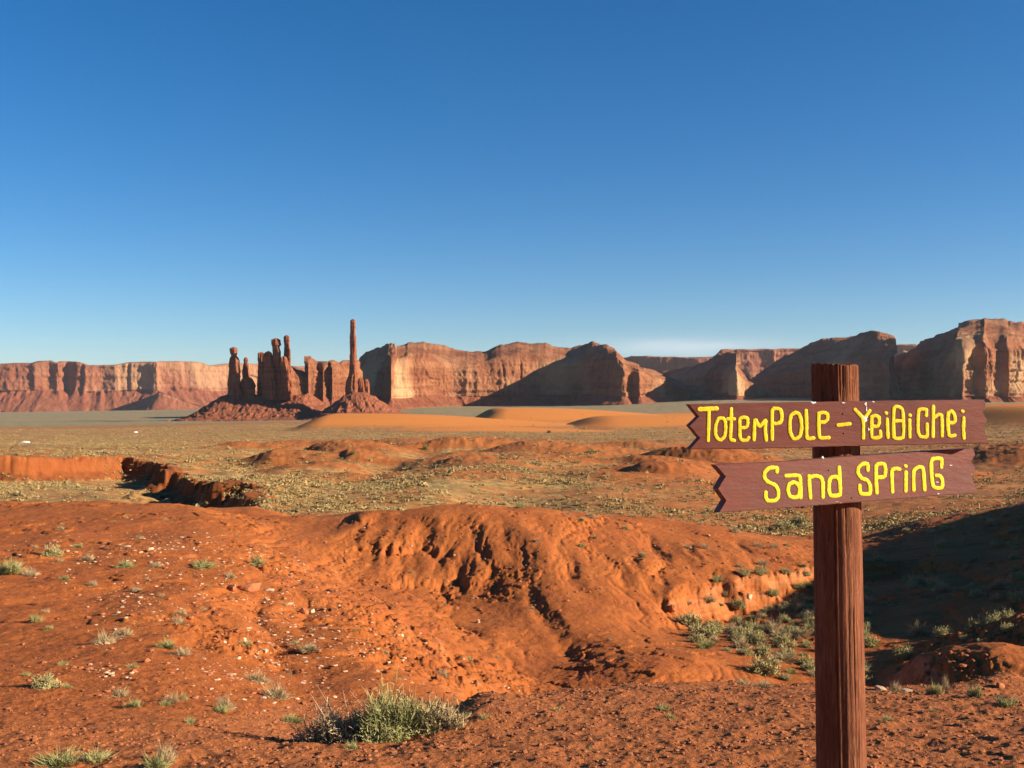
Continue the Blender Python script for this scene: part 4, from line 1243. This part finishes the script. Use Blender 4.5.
# ------------------------------------------------------------------ stones
def rock_verts(seed, flat=0.6):
    g = np.random.default_rng(seed)
    t_ = (1 + 5 ** 0.5) / 2
    V = np.array([(-1, t_, 0), (1, t_, 0), (-1, -t_, 0), (1, -t_, 0), (0, -1, t_), (0, 1, t_), (0, -1, -t_), (0, 1, -t_), (t_, 0, -1), (t_, 0, 1), (-t_, 0, -1), (-t_, 0, 1)], float)
    V /= np.linalg.norm(V[0])
    Fc = np.array([(0, 11, 5), (0, 5, 1), (0, 1, 7), (0, 7, 10), (0, 10, 11), (1, 5, 9), (5, 11, 4), (11, 10, 2), (10, 7, 6), (7, 1, 8), (3, 9, 4), (3, 4, 2), (3, 2, 6), (3, 6, 8), (3, 8, 9), (4, 9, 5), (2, 4, 11), (6, 2, 10), (8, 6, 7), (9, 8, 1)])
    V = V * g.uniform(0.65, 1.15, (12, 1)) * np.array([1.0, g.uniform(0.6, 1.0), flat * g.uniform(0.7, 1.1)])
    return V * 0.5, Fc


def stones(name, x, y, size, mat, label, seed, flat=0.6):
    g = np.random.default_rng(seed)
    z = gz(x, y)
    VV, FF = [], []; off = 0
    for s in range(6):
        sel = np.arange(len(x)) % 6 == s
        V, Fc = rock_verts(300 + s + seed, flat); k = sel.sum()
        a = g.uniform(0, 6.28, k); ca, sa = np.cos(a)[:, None], np.sin(a)[:, None]; w_ = size[sel][:, None]
        X_ = (V[None, :, 0] * ca - V[None, :, 1] * sa) * w_ + x[sel][:, None]
        Y_ = (V[None, :, 0] * sa + V[None, :, 1] * ca) * w_ + y[sel][:, None]
        Z_ = V[None, :, 2] * w_ + z[sel][:, None] + 0.08 * w_
        VV.append(np.stack([X_, Y_, Z_], -1).reshape(-1, 3)); FF.append((Fc[None] + off + np.arange(k)[:, None, None] * 12).reshape(-1, 3)); off += k * 12
    o = mesh_obj(name, np.vstack(VV), np.vstack(FF), M[mat], smooth=False)
    return tag(o, label, 'stones', kind='stuff')


g = np.random.default_rng(21)
n = 16000
pxs = g.uniform(-60, 1090, n); ds = g.uniform(4.6, 11.5, n); xs = (pxs - 512) / F * ds
keep = ~((xs < -2.0) & (ds > 6.5) & (g.uniform(0, 1, n) < 0.75))
xs, ds = xs[keep], ds[keep]
stones('gravel', xs, ds, 0.010 + 0.035 * g.uniform(0, 1, len(xs)) ** 4, 'gravel', 'reddish brown gravel and clods on the stony foreground', 1)
# pale chips strewn in patches
CX, CY, CS = [], [], []
for px, py, sp_x, sp_y, k in ((134, 602, 22, 14, 110), (205, 590, 30, 12, 50), (110, 672, 14, 5, 26), (165, 556, 60, 12, 200), (175, 545, 30, 8, 60), (275, 660, 26, 26, 130), (300, 615, 40, 22, 130), (370, 660, 40, 24, 80), (270, 625, 12, 12, 50), (235, 680, 30, 20, 50), (520, 690, 16, 10, 16), (400, 640, 30, 15, 40), (250, 575, 40, 8, 50), (60, 560, 50, 16, 40), (440, 545, 60, 25, 60), (100, 640, 80, 40, 30), (600, 545, 90, 18, 70)):
    for _ in range(k):
        h = hit(px + g.normal(0, sp_x), py + g.normal(0, sp_y), 5, 60)
        if h is None or h[1] < 8: continue
        CX.append(h[0]); CY.append(h[1]); CS.append((0.025 + 0.085 * g.uniform() ** 4) * (0.6 + h[1] / 40))
stones('pale_stone_chips', np.array(CX), np.array(CY), np.array(CS), 'pale', 'pale stone chips strewn over the red slopes', 2, 0.45)
# red rubble on the slopes
CX, CY, CS = [], [], []
for px, py, sp_x, sp_y, k in ((330, 590, 60, 25, 260), (300, 640, 60, 40, 260), (420, 560, 70, 40, 160), (220, 600, 60, 30, 200), (600, 580, 90, 30, 200), (730, 560, 50, 14, 140), (150, 640, 90, 40, 200), (940, 660, 60, 18, 120)):
    for _ in range(k):
        h = hit(px + g.normal(0, sp_x), py + g.normal(0, sp_y), 5, 62)
        if h is None or h[1] < 8: continue
        CX.append(h[0]); CY.append(h[1]); CS.append((0.03 + 0.11 * g.uniform() ** 4) * (0.5 + h[1] / 45))
stones('red_rubble', np.array(CX), np.array(CY), np.array(CS), 'redstone', 'loose red rubble lying on the eroded slopes', 3, 0.6)


def boulder(px, py, wpx, mat, label, seed, flat=0.6, name='rock', dmin=5, dmax=70):
    h = hit(px, py, dmin, dmax)
    if h is None: return
    x, y, z = h
    V, Fc = rock_verts(seed, flat)
    # subdivide once and roughen
    mids = {}; Vl = [tuple(v) for v in V]; nf = []
    def mid(a, b_):
        k = (min(a, b_), max(a, b_))
        if k not in mids:
            mids[k] = len(Vl); Vl.append(tuple((np.array(Vl[a]) + np.array(Vl[b_])) / 2 * random.uniform(0.97, 1.09)))
        return mids[k]
    for rep_ in range(2):
        nf = []
        for a, b_, c in Fc:
            ab, bc, ca_ = mid(a, b_), mid(b_, c), mid(c, a)
            nf += [(a, ab, ca_), (b_, bc, ab), (c, ca_, bc), (ab, bc, ca_)]
        Fc = nf
    w_ = wpx / F * y
    o = mesh_obj(name, np.array(Vl) * w_, np.array(nf), M[mat], smooth=False)
    o.location = (x, y, z + 0.12 * w_ * flat)
    o.rotation_euler = (0, 0, seed * 1.3)
    tag(o, label, 'rock')


for a in ((147, 662, 9, 'redstone', 'dark red stone standing alone on the left slope', 1, 0.9), (106, 644, 9, 'pale', 'pale stone on the middle of the left slope', 2, 0.5),
          (238, 659, 9, 'pale', 'pale stone on the steep broken slope left of the big bush', 3, 0.6), (264, 652, 13, 'pale', 'flat pale slab on the steep slope, right of the lone pale stone', 4, 0.4),
          (289, 605, 10, 'pale', 'pale slab on the ridge beside the broken ledge', 5, 0.4), (312, 613, 11, 'pale', 'pale wedge beside a red block on the slope', 6, 0.6),
          (304, 614, 13, 'redstone', 'red block beside the pale wedge on the slope', 7, 0.9), (325, 610, 7, 'redstone', 'small dark stone right of the pale wedge', 8, 0.8),
          (478, 623, 7, 'pale', 'small pale stone on the nose of the middle spur', 9, 0.8), (749, 598, 9, 'pale', 'white rock under the bank at the head of the wash', 10, 0.8),
          (742, 597, 9, 'redstone', 'red rock beside the white rock under the bank', 11, 0.8), (128, 547, 9, 'pale', 'flat pale stone near the top of the left hill', 12, 0.5),
          (151, 550, 8, 'pale', 'second flat pale stone near the top of the left hill', 13, 0.6), (672, 614, 9, 'redstone', 'upright red stone at the left corner of the wash', 14, 1.2),
          (250, 590, 26, 'redstone', 'broken red ledge block jutting from the left hill', 15, 0.45), (232, 590, 18, 'redstone', 'smaller left block of the broken ledge', 16, 0.45),
          (268, 591, 16, 'pale', 'pale slab at the right end of the broken ledge', 17, 0.3),
          (880, 690, 14, 'pale', 'pale slab on the rim just right of the post', 18, 0.4), (905, 692, 16, 'pale', 'longer pale slab on the rim right of the post', 19, 0.35), (924, 694, 8, 'redstone', 'small reddish stone at the end of the rim slabs', 20, 0.7),
          (871, 686, 11, 'redstone', 'rough red rock on the rim touching the post edge', 22, 0.6), (962, 668, 10, 'redstone', 'red rock on the lit mound in the hollow', 24, 0.6), (1000, 688, 16, 'redstone', 'larger red rock below the lit mound at right', 25, 0.7)):
    boulder(*a)

def flat_mat(name, c, rough=0.5, metal=0.0):
    m, nt, b = new_mat(name)
    t = NT(nt)
    n_ = t.noise(t.pos(), 6.0, 3)
    t.link(t.mix(t.math('MULTIPLY', n_, 0.25), c, tuple(k * 0.7 for k in c)), b.inputs['Base Color'])
    b.inputs['Roughness'].default_value = rough; b.inputs['Metallic'].default_value = metal
    return m
M['white_rock'] = flat_mat('white_rock', (0.75, 0.70, 0.64), 0.9)
boulder(25, 443.5, 11, 'white_rock', 'small white rock outcrop standing out on the far left plain', 41, 0.33, 'white_rock', 140, 900)
boulder(135, 433, 6, 'white_rock', 'tiny white rock further right on the far plain', 42, 0.3, 'white_rock', 140, 1100)

# ------------------------------------------------------------------ the sign
def wood_material(name, c1, c2, c3, obj_scale, zdir=True):
    m, nt, b = new_mat(name)
    t = NT(nt)
    p = t.objco()
    v = t.scale(p, (1, 1, 0.11) if zdir else (0.05, 1, 1))
    s = t.noise(v, obj_scale, 6, 0.7)
    f = t.noise(v, obj_scale * 4, 5, 0.7)
    blot = t.noise(p, 9, 4, 0.6)
    col = t.mix(t.ramp(s, [(0.35, 0.0), (0.65, 1.0)]), c1, c2)
    col = t.mix(t.rng(f, 0.55, 0.72, 0.0, 0.6), col, c3)
    col = t.mix(t.rng(blot, 0.5, 0.75, 0.0, 0.4), col, tuple(k * 0.55 for k in c1))
    crack = t.ramp(t.noise(v, obj_scale * 2.1, 3, 0.5), [(0.30, 1.0), (0.36, 0.0)])
    col = t.mix(t.math('MULTIPLY', crack, 0.6), col, tuple(k * 0.25 for k in c1))
    t.link(col, b.inputs['Base Color'])
    nb = t.bump(s, 0.01, 0.7); nb = t.bump(f, 0.004, 0.7, nb)
    t.link(nb, b.inputs['Normal'])
    b.inputs['Roughness'].default_value = 0.85
    return m


M['post'] = wood_material('stained_post_wood', (0.12, 0.036, 0.015), (0.22, 0.076, 0.032), (0.34, 0.155, 0.075), 38)


def board_material():
    m, nt, b = new_mat('painted_board')
    t = NT(nt)
    p = t.objco()
    v = t.scale(p, (0.12, 1, 1))
    s = t.noise(v, 60, 6, 0.7)
    blot = t.noise(t.scale(p, (0.6, 1, 1)), 5, 5, 0.65)
    col = t.mix(t.ramp(blot, [(0.36, 0.0), (0.64, 1.0)]), (0.125, 0.030, 0.020), (0.20, 0.042, 0.018))
    col = t.mix(t.rng(s, 0.45, 0.75, 0.0, 0.45), col, (0.17, 0.075, 0.055))
    fade = t.noise(p, 2.2, 3, 0.5)
    col = t.mix(t.rng(fade, 0.48, 0.66, 0.0, 0.6), col, (0.15, 0.062, 0.044))
    scr_ = t.ramp(t.noise(t.scale(p, (0.25, 1, 1)), 38, 4, 0.7), [(0.70, 0.0), (0.73, 1.0)])
    col = t.mix(t.math('MULTIPLY', scr_, 0.8), col, (0.50, 0.26, 0.18))
    t.link(col, b.inputs['Base Color'])
    b.inputs['Roughness'].default_value = 0.6; b.inputs['Specular IOR Level'].default_value = 0.3
    t.link(t.bump(s, 0.004, 0.5), b.inputs['Normal'])
    return m
M['board'] = board_material()
m, nt, b = new_mat('yellow_paint'); t = NT(nt)
yn = t.noise(t.objco(), 90, 4, 0.7)
yc = t.mix(t.ramp(yn, [(0.35, 0.0), (0.65, 1.0)]), (0.72, 0.50, 0.010), (0.88, 0.70, 0.03))
yw = t.ramp(t.noise(t.objco(), 130, 3, 0.7), [(0.24, 1.0), (0.30, 0.0)])
t.link(t.mix(t.math('MULTIPLY', yw, 0.8), yc, (0.25, 0.10, 0.03)), b.inputs['Base Color']); b.inputs['Roughness'].default_value = 0.55
t.link(t.bump(yn, 0.002, 0.6), b.inputs['Normal'])
M['yellow'] = m
M['splat'] = flat_mat('white_droppings', (0.80, 0.78, 0.74), 0.8)
M['nail'] = flat_mat('rusty_nail', (0.10, 0.07, 0.06), 0.5, 0.6)

PD = 3.5
SC = PD / 4.55
base = P(838.5, HZ, PD)
gzp = gz(base[0] + 0.02, PD)[0]
sign = bpy.data.objects.new('trail_sign', None); COL.objects.link(sign); sign.location = (P(842.5, 0, PD)[0], PD, gzp)
tag(sign, 'wooden post with two brown boards lettered in yellow', 'sign')
bpy.context.view_layer.update()


def local(o_parent, V):
    return np.asarray(V, float) - np.array(o_parent.location)


# post: round log with checks (cracks), leaning a little
nseg, nrow = 220, 260
ztop = (HZ - 366) / F * PD
zz = np.concatenate([np.linspace(gzp - 0.25, ztop - 0.15, 190), np.linspace(ztop - 0.149, ztop, 70)]); nrow = len(zz)
aa = np.linspace(0, 2 * math.pi, nseg, endpoint=False)
AA, ZZ = np.meshgrid(aa, zz, indexing='ij')
cxz = P(834.5, 0, PD)[0] + (ztop - ZZ) * (7.0 / F * PD) / (1.66 * SC)
rad = (0.0935 * SC + (ztop - ZZ) * 0.004)
f1 = noise3(np.cos(AA) * 9, np.sin(AA) * 9, ZZ * 1.5, 3); f2 = noise3(np.cos(AA) * 26, np.sin(AA) * 26, ZZ * 2.5, 5)
crk = np.zeros_like(AA)
for a0, dp, ph, z0, z1 in ((-1.95, 0.014, 1.0, -9, 0.0), (-1.2, 0.006, 2.0, -9, -0.6), (-1.55, 0.005, 3.0, -0.5, 9), (-0.7, 0.006, 5.0, 0.0, 9), (-1.0, 0.006, 0.5, -0.1, 9), (-2.4, 0.006, 0.2, -9, 9), (0.3, 0.01, 0.1, -9, 9)):
    wv = a0 + 0.03 * np.sin(ZZ * 4 + ph) + 0.02 * noise2(ZZ * 9, ZZ * 0 + ph, 9)
    crk += dp * np.exp(-((AA - (wv % (2 * math.pi))) / 0.022) ** 2) * sstep(ZZ, z0 - 0.1, z0 + 0.1) * sstep(-ZZ, -z1 - 0.1, -z1 + 0.1)
topw = sstep(ZZ, ztop - 0.16, ztop - 0.02)
rad = rad + 0.0016 * f1 + (0.0006 + 0.0016 * topw) * f2 - crk * 0.45 - 0.003 * topw * np.abs(noise3(np.cos(AA) * 16, np.sin(AA) * 16, ZZ * 0.8, 15))
ztj = ZZ + topw * (0.006 * noise2(np.cos(AA) * 5 + 3, np.sin(AA) * 5, 8) + 0.007 * sstep(-np.cos(AA), 0.0, 0.3))
V = np.stack([cxz + rad * np.cos(AA), PD + rad * np.sin(AA), ztj], -1).reshape(-1, 3)
fl = [grid_faces(nseg, nrow, wrap_n=True, flip=False)]
rings = []
prev = np.arange(nseg) * nrow + nrow - 1
cx0 = P(834.5, 0, PD)[0]
for f_r in (0.92, 0.7, 0.45, 0.2):
    b0 = len(V)
    V = np.vstack([V, np.stack([cx0 + 0.092 * SC * f_r * np.cos(aa), PD + 0.092 * SC * f_r * np.sin(aa), ztop + 0.002 + 0.006 * noise2(f_r * np.cos(aa) * 9, f_r * np.sin(aa) * 9, 4)], -1)])
    cur = b0 + np.arange(nseg)
    fl.append(np.stack([prev, np.roll(prev, -1), np.roll(cur, -1), cur], -1)); prev = cur
V = np.vstack([V, [[cx0, PD, ztop]]])
fl.append(np.stack([prev, np.roll(prev, -1), np.full(nseg, len(V) - 1)], -1))
post = mesh_obj('post', local(sign, V), fl, M['post'], sign)


def make_board(name, dL, pL, dR, pR, outline, thick, strokes, dots, splats, nails, label):
    """a real plank standing in a vertical plane in front of the post; outline and strokes are given where they are seen"""
    def on(px, py, out=0.0):
        iv = 1 / dL + (px - pL) / (pR - pL) * (1 / dR - 1 / dL)
        d = 1 / iv
        return np.array(P(px, py, d)) + nrm * out
    nrm = np.array([0.0, 0.0, 0.0])
    a_ = on(pL, 400); b_ = on(pR, 400); hdir = (b_ - a_); hdir /= np.linalg.norm(hdir)
    nrm = np.array([hdir[1], -hdir[0], 0.0]); nrm /= np.linalg.norm(nrm)
    org = on((pL + pR) / 2, 430)
    bd = bpy.data.objects.new(name, None)
    # outline densified with a little wobble
    pts = []
    oc = outline + [outline[0]]
    for (x0, y0), (x1, y1) in zip(oc[:-1], oc[1:]):
        k = max(2, int(math.hypot(x1 - x0, y1 - y0) / 3))
        for i in range(k):
            f_ = i / k
            w_ = 0.18 if 0 < i else 0.05
            pts.append((x0 + (x1 - x0) * f_ + random.uniform(-w_, w_), y0 + (y1 - y0) * f_ + random.uniform(-w_, w_)))
    import bmesh
    bm = bmesh.new()
    fr = [bm.verts.new(on(px, py, 0) - org) for px, py in pts]
    bk = [bm.verts.new(on(px, py, -thick) - org) for px, py in pts]
    k = len(pts)
    f1_ = bm.faces.new(fr); bm.faces.new(bk[::-1])
    for i in range(k):
        bm.faces.new((fr[i], bk[i], bk[(i + 1) % k], fr[(i + 1) % k]))
    bmesh.ops.recalc_face_normals(bm, faces=bm.faces)
    edges = [e for e in bm.edges if all(v in set(fr) for v in e.verts)] if False else [e for e in f1_.edges]
    bmesh.ops.bevel(bm, geom=edges, offset=0.0017, segments=2, affect='EDGES')
    me = bpy.data.meshes.new(name); bm.to_mesh(me); bm.free(); me.materials.append(M['board'])
    bd = bpy.data.objects.new(name, me); COL.objects.link(bd); bd.parent = sign
    bd.location = org - np.array(sign.location)
    tag(bd, label)
    # lettering: thick brushed paint strokes
    VV, FF = [], []; off = 0
    up = np.array([0, 0, 1.0])
    pxm = PD / F
    def tube(poly, wpx, height_=0.0013):
        nonlocal off
        poly = np.array(poly, float)
        # Catmull-Rom smoothing
        if len(poly) > 2:
            closed = np.allclose(poly[0], poly[-1])
            ext = np.vstack([poly[-2] if closed else 2 * poly[0] - poly[1], poly, poly[1] if closed else 2 * poly[-1] - poly[-2]])
            out = []
            for i in range(1, len(ext) - 2):
                p0, p1, p2, p3 = ext[i - 1:i + 3]
                for t_ in np.linspace(0, 1, 7, endpoint=False):
                    cr = 0.5 * ((2 * p1) + (-p0 + p2) * t_ + (2 * p0 - 5 * p1 + 4 * p2 - p3) * t_ ** 2 + (-p0 + 3 * p1 - 3 * p2 + p3) * t_ ** 3)
                    out.append(0.55 * cr + 0.45 * (p1 + (p2 - p1) * t_))
            out.append(ext[-2]); poly = np.array(out)
        else:
            poly = np.array([poly[0] + (poly[1] - poly[0]) * t_ for t_ in np.linspace(0, 1, 9)])
        keepi = [0]
        for i in range(1, len(poly)):
            if np.hypot(*(poly[i] - poly[keepi[-1]])) > 0.35: keepi.append(i)
        poly = poly[keepi]
        tan = np.gradient(poly, axis=0); tan /= np.linalg.norm(tan, axis=1)[:, None] + 1e-9
        # round caps
        pre = [poly[0] - tan[0] * wpx * s for s in (0.98, 0.8, 0.45)]; post_ = [poly[-1] + tan[-1] * wpx * s for s in (0.45, 0.8, 0.98)]
        wid = [wpx * s for s in (0.2, 0.6, 0.9)] + [wpx * random.uniform(0.86, 1.12) for _ in poly] + [wpx * s for s in (0.9, 0.6, 0.2)]
        tan = np.vstack([[tan[0]] * 3, tan, [tan[-1]] * 3]); poly = np.vstack([pre, poly, post_])
        ns_ = 8
        for p_, tg, w_ in zip(poly, tan, wid):
            sd = np.array([-tg[1], tg[0]])
            for c_ in range(ns_ + 1):
                ph = math.pi * c_ / ns_
                q_ = p_ + sd * w_ * math.cos(ph)
                VV.append(on(q_[0], q_[1], -0.0004 + (0.0004 + height_ * min(1, w_ / wpx + 0.2)) * math.sin(ph) ** 0.35) - org)
        FF.append(grid_faces(len(poly), ns_ + 1, off=off)); off += len(poly) * (ns_ + 1)
    for o_, sc_, wpx, polys in strokes:
        for poly in polys:
            tube([(o_[0] + a / sc_, o_[1] + b2 / sc_) for a, b2 in poly], wpx)
    for (dx, dy) in dots:
        tube([(dx - 0.35, dy - 0.2), (dx + 0.35, dy + 0.25)], 1.7)
    lt = mesh_obj('lettering', np.array(VV), np.vstack(FF), M['yellow'], bd)
    # recalc normals outward
    me = lt.data
    # white splats
    for name_, lst, mt, hh in (('bird_dropping', splats, 'splat', 0.0014), ('nail_head', nails, 'nail', 0.002)):
        for lx in lst:
            VS, FS = [], []
            cxp, cyp, rxp, ryp = lx
            ns_, nr_ = 20, 4
            for r_i in range(nr_ + 1):
                f_ = r_i / nr_
                for c_ in range(ns_):
                    a = 2 * math.pi * c_ / ns_
                    jj = 1 + (0.28 * math.sin(a * 3 + cxp) + 0.15 * math.sin(a * 7 + cyp) if mt == 'splat' else 0)
                    VS.append(on(cxp + rxp * f_ * jj * math.cos(a), cyp + ryp * f_ * jj * math.sin(a), -0.0008 + (hh + 0.0008) * math.sqrt(max(0, 1 - f_ ** 2))) - org)
            for r_i in range(nr_):
                for c_ in range(ns_):
                    FS.append((r_i * ns_ + c_, r_i * ns_ + (c_ + 1) % ns_, (r_i + 1) * ns_ + (c_ + 1) % ns_, (r_i + 1) * ns_ + c_))
            mesh_obj(name_, np.array(VS), np.array(FS), M[mt], bd)
    return bd


S1, S2, S3, S4 = (684, 392), (756, 392), (830, 392), (910, 392)
up_strokes = [
    (S1, 12.8, 2.25, [[(195, 222), (415, 212)]]),
    (S1, 12.8, 1.8, [[(318, 225), (308, 620)],
                     [(440, 340), (405, 420), (400, 540), (430, 600), (470, 612), (515, 570), (530, 480), (525, 380), (500, 338), (440, 340)],
                     [(603, 215), (600, 420), (592, 600), (640, 622)], [(555, 345), (640, 345)],
                     [(712, 470), (712, 345), (760, 325), (810, 338), (812, 410), (790, 452), (725, 460)], [(712, 400), (712, 560), (735, 615), (800, 618), (825, 585)]]),
    (S2, 12.8, 1.9, [[(-28, 610), (-17, 355), (45, 440), (120, 360), (115, 480), (128, 615)],
                     [(205, 605), (205, 240), (250, 210), (310, 225), (328, 300), (318, 380), (260, 405), (215, 400)],
                     [(500, 265), (445, 300), (430, 400), (435, 510), (470, 590), (510, 598), (560, 560), (580, 460), (572, 350), (545, 280), (500, 265)],
                     [(638, 240), (645, 400), (650, 590), (735, 590)],
                     [(800, 275), (800, 450), (815, 585), (930, 585)], [(800, 275), (860, 262), (910, 282), (912, 350), (870, 385), (815, 387)]]),
    (S3, 12.8, 1.85, [[(100, 425), (250, 408)],
                      [(320, 225), (420, 350), (425, 590)], [(505, 240), (430, 350)],
                      [(530, 320), (535, 580), (640, 575), (640, 505)], [(530, 320), (580, 300), (625, 330), (625, 400), (600, 440), (540, 440)],
                      [(728, 350), (738, 580)],
                      [(815, 215), (815, 578), (930, 580), (938, 400), (925, 230), (870, 187), (815, 215)], [(820, 370), (925, 370)]]),
    (S4, 12.8, 1.85, [[(-8, 360), (-6, 575)],
                      [(205, 300), (205, 225), (115, 225), (100, 320), (100, 500), (130, 570), (215, 570), (215, 415)],
                      [(295, 185), (292, 570)], [(300, 330), (360, 290), (400, 300), (408, 400), (408, 560)],
                      [(485, 270), (480, 400), (500, 560), (570, 555)], [(485, 270), (530, 245), (565, 290), (575, 370), (545, 395), (490, 390)],
                      [(685, 335), (680, 470), (688, 590)]]),
]
up_dots = [(830 + 717 / 12.8, 392 + 270 / 12.8), (910 - 3 / 12.8, 392 + 298 / 12.8), (910 + 670 / 12.8, 392 + 246 / 12.8)]
up_out = [(688.6, 404.2), (760, 402.8), (835, 401.5), (910, 400.3), (984.5, 399.6), (986, 405), (983, 412), (987.5, 420), (984, 428), (986.5, 436), (988.5, 443.2), (910, 445.0), (830, 446.8), (760, 448.6), (689, 449.4), (699.5, 438), (689, 425.5), (698.5, 416.5)]
upper_board = make_board('sign_board', 4.33 * SC, 690, 4.50 * SC, 988, up_out, 0.032, up_strokes, up_dots,
                         [(864.8, 418, 3.4, 4.0), (865.4, 404.2, 1.5, 2.0), (866.3, 409.5, 0.9, 2.8), (813, 402.8, 2.9, 1.2), (843, 402.9, 1.9, 0.8), (873, 401.9, 1.7, 0.6), (868.5, 429.5, 1.0, 1.8)],
                         [(843.3, 413.8, 1.0, 1.0), (844, 433.3, 0.9, 0.9)],
                         'upper board with larger writing and one white splash')
L1, L2, L3, L4 = (710, 455), (780, 450), (845, 445), (910, 440)
lo_strokes = [
    (L1, 12.8, 2.0, [[(855, 215), (855, 165), (760, 165), (700, 220), (695, 290), (740, 345), (830, 385), (870, 450), (870, 540), (830, 582), (740, 585), (712, 540), (712, 480)]]),
    (L2, 12.8, 2.0, [[(75, 330), (245, 330), (258, 450), (262, 605)],
                     [(175, 412), (115, 440), (100, 520), (125, 590), (180, 608), (235, 590), (250, 500), (225, 440), (175, 412)],
                     [(370, 335), (375, 460), (388, 610)], [(380, 350), (450, 330), (520, 352), (545, 420), (548, 600)],
                     [(755, 225), (762, 400), (765, 570), (650, 585), (625, 520), (630, 390), (660, 348), (720, 345), (755, 380)]]),
    (L3, 12.8, 1.95, [[(290, 320), (285, 240), (220, 245), (170, 290), (165, 360), (210, 425), (280, 450), (318, 520), (315, 622), (210, 625), (188, 580), (185, 520)],
                      [(405, 610), (395, 440), (398, 262), (450, 240), (500, 245), (515, 310), (508, 390), (480, 412), (410, 415)],
                      [(605, 598), (598, 330), (650, 302), (695, 310)], [(778, 350), (775, 585)]]),
    (L4, 12.8, 1.95, [[(45, 640), (45, 400), (110, 345), (165, 370), (185, 635)],
                      [(400, 345), (398, 240), (290, 242), (268, 300), (275, 480), (295, 590), (340, 615), (405, 608), (412, 520), (385, 462), (335, 455)]]),
]
lo_dots = [(845 + 775 / 12.8, 445 + 270 / 12.8)]
lo_out = [(715.5, 465.0), (780, 462.0), (850, 456.6), (915, 452.2), (973.5, 448.4), (975.5, 455), (971, 461.5), (976, 468), (972, 476), (974.5, 484), (977.5, 493.0), (915, 497.5), (850, 502.8), (780, 508.5), (718.5, 512.8), (725.8, 500.6), (717.6, 488.8), (725.2, 476.6)]
lower_board = make_board('sign_board', 4.27 * SC, 716, 4.56 * SC, 976, lo_out, 0.036, lo_strokes, lo_dots,
                         [(822.5, 457.6, 1.5, 1.2), (950.5, 465.4, 1.6, 0.6), (937, 482.2, 1.8, 0.5), (938, 493.8, 1.2, 0.7)],
                         [(829, 470, 0.9, 0.9), (852, 498, 0.9, 0.9)],
                         'lower board, tilted up to the right, with shorter writing')
